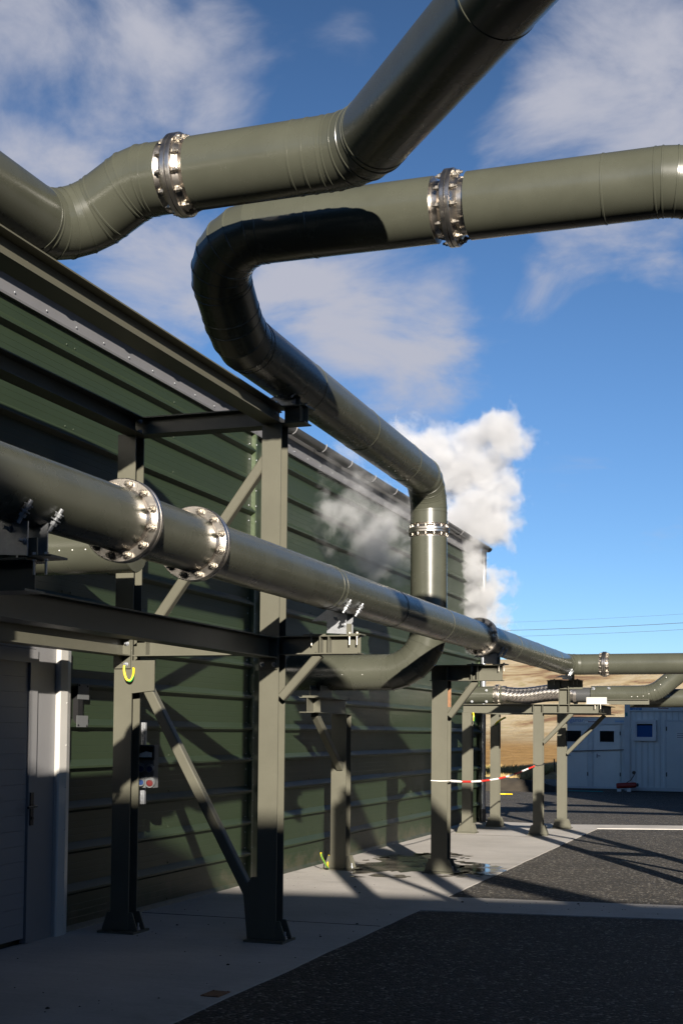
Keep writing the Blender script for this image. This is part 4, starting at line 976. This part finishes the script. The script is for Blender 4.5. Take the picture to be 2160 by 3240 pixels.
# red cylinder and its hose lying at the container foot
yc = 41.75; rc = thing('gas_cylinder', 'red cylinder lying on blocks at the corner between the two containers', 'cylinder', (-5.1, yc, gz(yc)))
px = rX(-4.52); MB().lathe((px, yc, gz(yc) + .17), V((1, .02, .07)), [(0, .03), (0, .075), (.04, .085), (.54, .085), (.6, .07), (.62, .03)], 20, True, True).build('body', M['redpaint'], rc)
MB().lathe((px + .62, yc + .012, gz(yc) + .213), V((1, .02, .07)), [(0, .05), (.03, .06), (.05, .02)], 12, True, True).build('valve', M['black'], rc)
MB().tube([(px + .3, yc, gz(yc) + .27), (px + .42, yc + .1, gz(yc) + .35), (px + .52, yc + .2, gz(yc) + .52), (rX(-4.341) + .28, YR - .0, rZ(.48))], .012, 8).build('hose', M['wood'], rc)
mb = MB(); mb.box((px + .02, yc - .06, gz(yc)), (px + .14, yc + .06, gz(yc) + .085)); mb.box((px + .32, yc - .06, gz(yc)), (px + .44, yc + .06, gz(yc) + .1)); mb.build('block', M['white'], rc, smooth=False)
# odd bits on the yard
tag(MB().tube([(-7.80, 36.4, gz(36.4) + .02), (-7.62, 36.48, gz(36.5) + .02), (-7.42, 36.42, gz(36.3) + .02)], .018, 8).build('yellow_hose', M['yellow']), 'bright yellow hose end lying on the asphalt behind the far column', 'hose')
tag(MB().tube([(-5.9 * 1.1, 40.2, gz(40.2) + .04), (-5.4 * 1.1, 40.3, gz(40.3) + .04), (-4.95 * 1.1, 40.2, gz(40.2) + .04)], .016, 8).build('green_hose', M['teal']), 'thin green hose lying along the grass edge in shade', 'hose')
tag(MB().tube([(-10.62, 62, terrain_z(63, .17) - .2), (-10.66, 62, terrain_z(63, .17) + .62)], .03, 6).build('field_post', M['post']), 'single thin dark post standing in the golden grass', 'post')
for i, (z, lab) in enumerate(((10.9, 'lowest thin wire crossing the pale sky above the ridge'), (11.5, 'middle and darkest thin wire crossing the pale sky above the ridge'), (12.3, 'topmost faint thin wire crossing the pale sky above the ridge'))):
    tag(MB().tube([(-60 + 6 * q, 140 - .35 * (6 * q), z + .0009 * (6 * q - 45) ** 2 + .012 * q) for q in range(21)], (.014, .022, .009)[i], 5).build('overhead_wire', M['wire']), lab, 'wire', 'overhead power wires')

# ------------------------------------------------------------------ steam
def steam(name, blobs, lo, hi, density, ns, label, seed, warp=.9):
    mb = MB(); mb.box(lo, hi)
    mt = bpy.data.materials.new(name + '_vapour'); mt.use_nodes = True; t = mt.node_tree; t.nodes.clear(); new, link = NT(t)
    g = new('ShaderNodeTexCoord'); P = g.outputs['Object']
    off = new('ShaderNodeVectorMath', operation='ADD'); link(P, off.inputs[0]); off.inputs[1].default_value = (seed, seed * 2, 0)
    n1 = new('ShaderNodeTexNoise', Scale=ns, Detail=6.0, Roughness=.6, Distortion=.4); link(off.outputs[0], n1.inputs['Vector'])
    wn = new('ShaderNodeTexNoise', Scale=ns * .75, Detail=5.0, Roughness=.62); link(off.outputs[0], wn.inputs['Vector'])
    wc = new('ShaderNodeVectorMath', operation='SUBTRACT'); link(wn.outputs['Color'], wc.inputs[0]); wc.inputs[1].default_value = (.5, .5, .5)
    ws = new('ShaderNodeVectorMath', operation='SCALE'); link(wc.outputs[0], ws.inputs[0]); ws.inputs['Scale'].default_value = warp
    wa = new('ShaderNodeVectorMath', operation='ADD'); link(P, wa.inputs[0]); link(ws.outputs[0], wa.inputs[1]); P = wa.outputs[0]
    prev = None
    for c, r, wgt in blobs:
        sb = new('ShaderNodeVectorMath', operation='DISTANCE'); link(P, sb.inputs[0]); sb.inputs[1].default_value = c
        ml = new('ShaderNodeMath', operation='MULTIPLY_ADD'); link(sb.outputs['Value'], ml.inputs[0]); ml.inputs[1].default_value = -wgt / r; ml.inputs[2].default_value = wgt
        if prev is None: prev = ml
        else:
            mx = new('ShaderNodeMath', operation='SMOOTH_MAX'); link(prev.outputs[0], mx.inputs[0]); link(ml.outputs[0], mx.inputs[1]); mx.inputs[2].default_value = .15; prev = mx
    a = new('ShaderNodeMath', operation='MULTIPLY_ADD'); link(n1.outputs[0], a.inputs[0]); a.inputs[1].default_value = 1.8; link(prev.outputs[0], a.inputs[2])
    mr = new('ShaderNodeMapRange', interpolation='SMOOTHSTEP'); link(a.outputs[0], mr.inputs[0]); mr.inputs[1].default_value = 1.0; mr.inputs[2].default_value = 1.5; mr.inputs[3].default_value = 0; mr.inputs[4].default_value = density
    v = new('ShaderNodeVolumePrincipled'); v.inputs['Color'].default_value = (.92, .93, .96, 1); v.inputs['Anisotropy'].default_value = .1; link(mr.outputs[0], v.inputs['Density'])
    o = new('ShaderNodeOutputMaterial'); link(v.outputs[0], o.inputs['Volume'])
    ob = mb.build(name, mt, smooth=False, kind='stuff'); ob['label'] = label; ob['category'] = 'steam'
    return ob
steam('steam', [((-4.86, 21.33, 3.4), 0.43, 1.15), ((-4.74, 21.33, 3.79), 0.46, 1.15), ((-5.06, 21.33, 3.87), 0.4, 1.1), ((-5.07, 21.33, 4.34), 0.47, 1.05), ((-4.98, 21.33, 5.05), 0.75, 1.05), ((-4.5, 21.33, 5.45), 0.49, 1), ((-5.21, 21.33, 5.92), 0.83, 0.95), ((-4.54, 21.33, 6.4), 0.59, 0.95), ((-5.93, 21.33, 6.24), 0.71, 0.6)],
      (-6.9, 20.0, 2.6), (-3.4, 22.6, 7.6), 6.0, 1.9, 'tall white steam plume rising at the far corner of the green building', 3.0, 1.5)
steam('steam', [((-4.6, 13.55, 3.83), .40, .6), ((-4.6, 14.35, 3.72), .5, .66), ((-4.6, 14.9, 3.5), .38, .72), ((-4.6, 13.8, 4.4), .45, .3), ((-4.6, 15.4, 4.0), .55, .42)],
      (-4.95, 12.6, 2.9), (-4.25, 16.8, 5.1), 2.3, 3.4, 'thin wisp of steam drifting in front of the green wall', 8.0, 1.1)
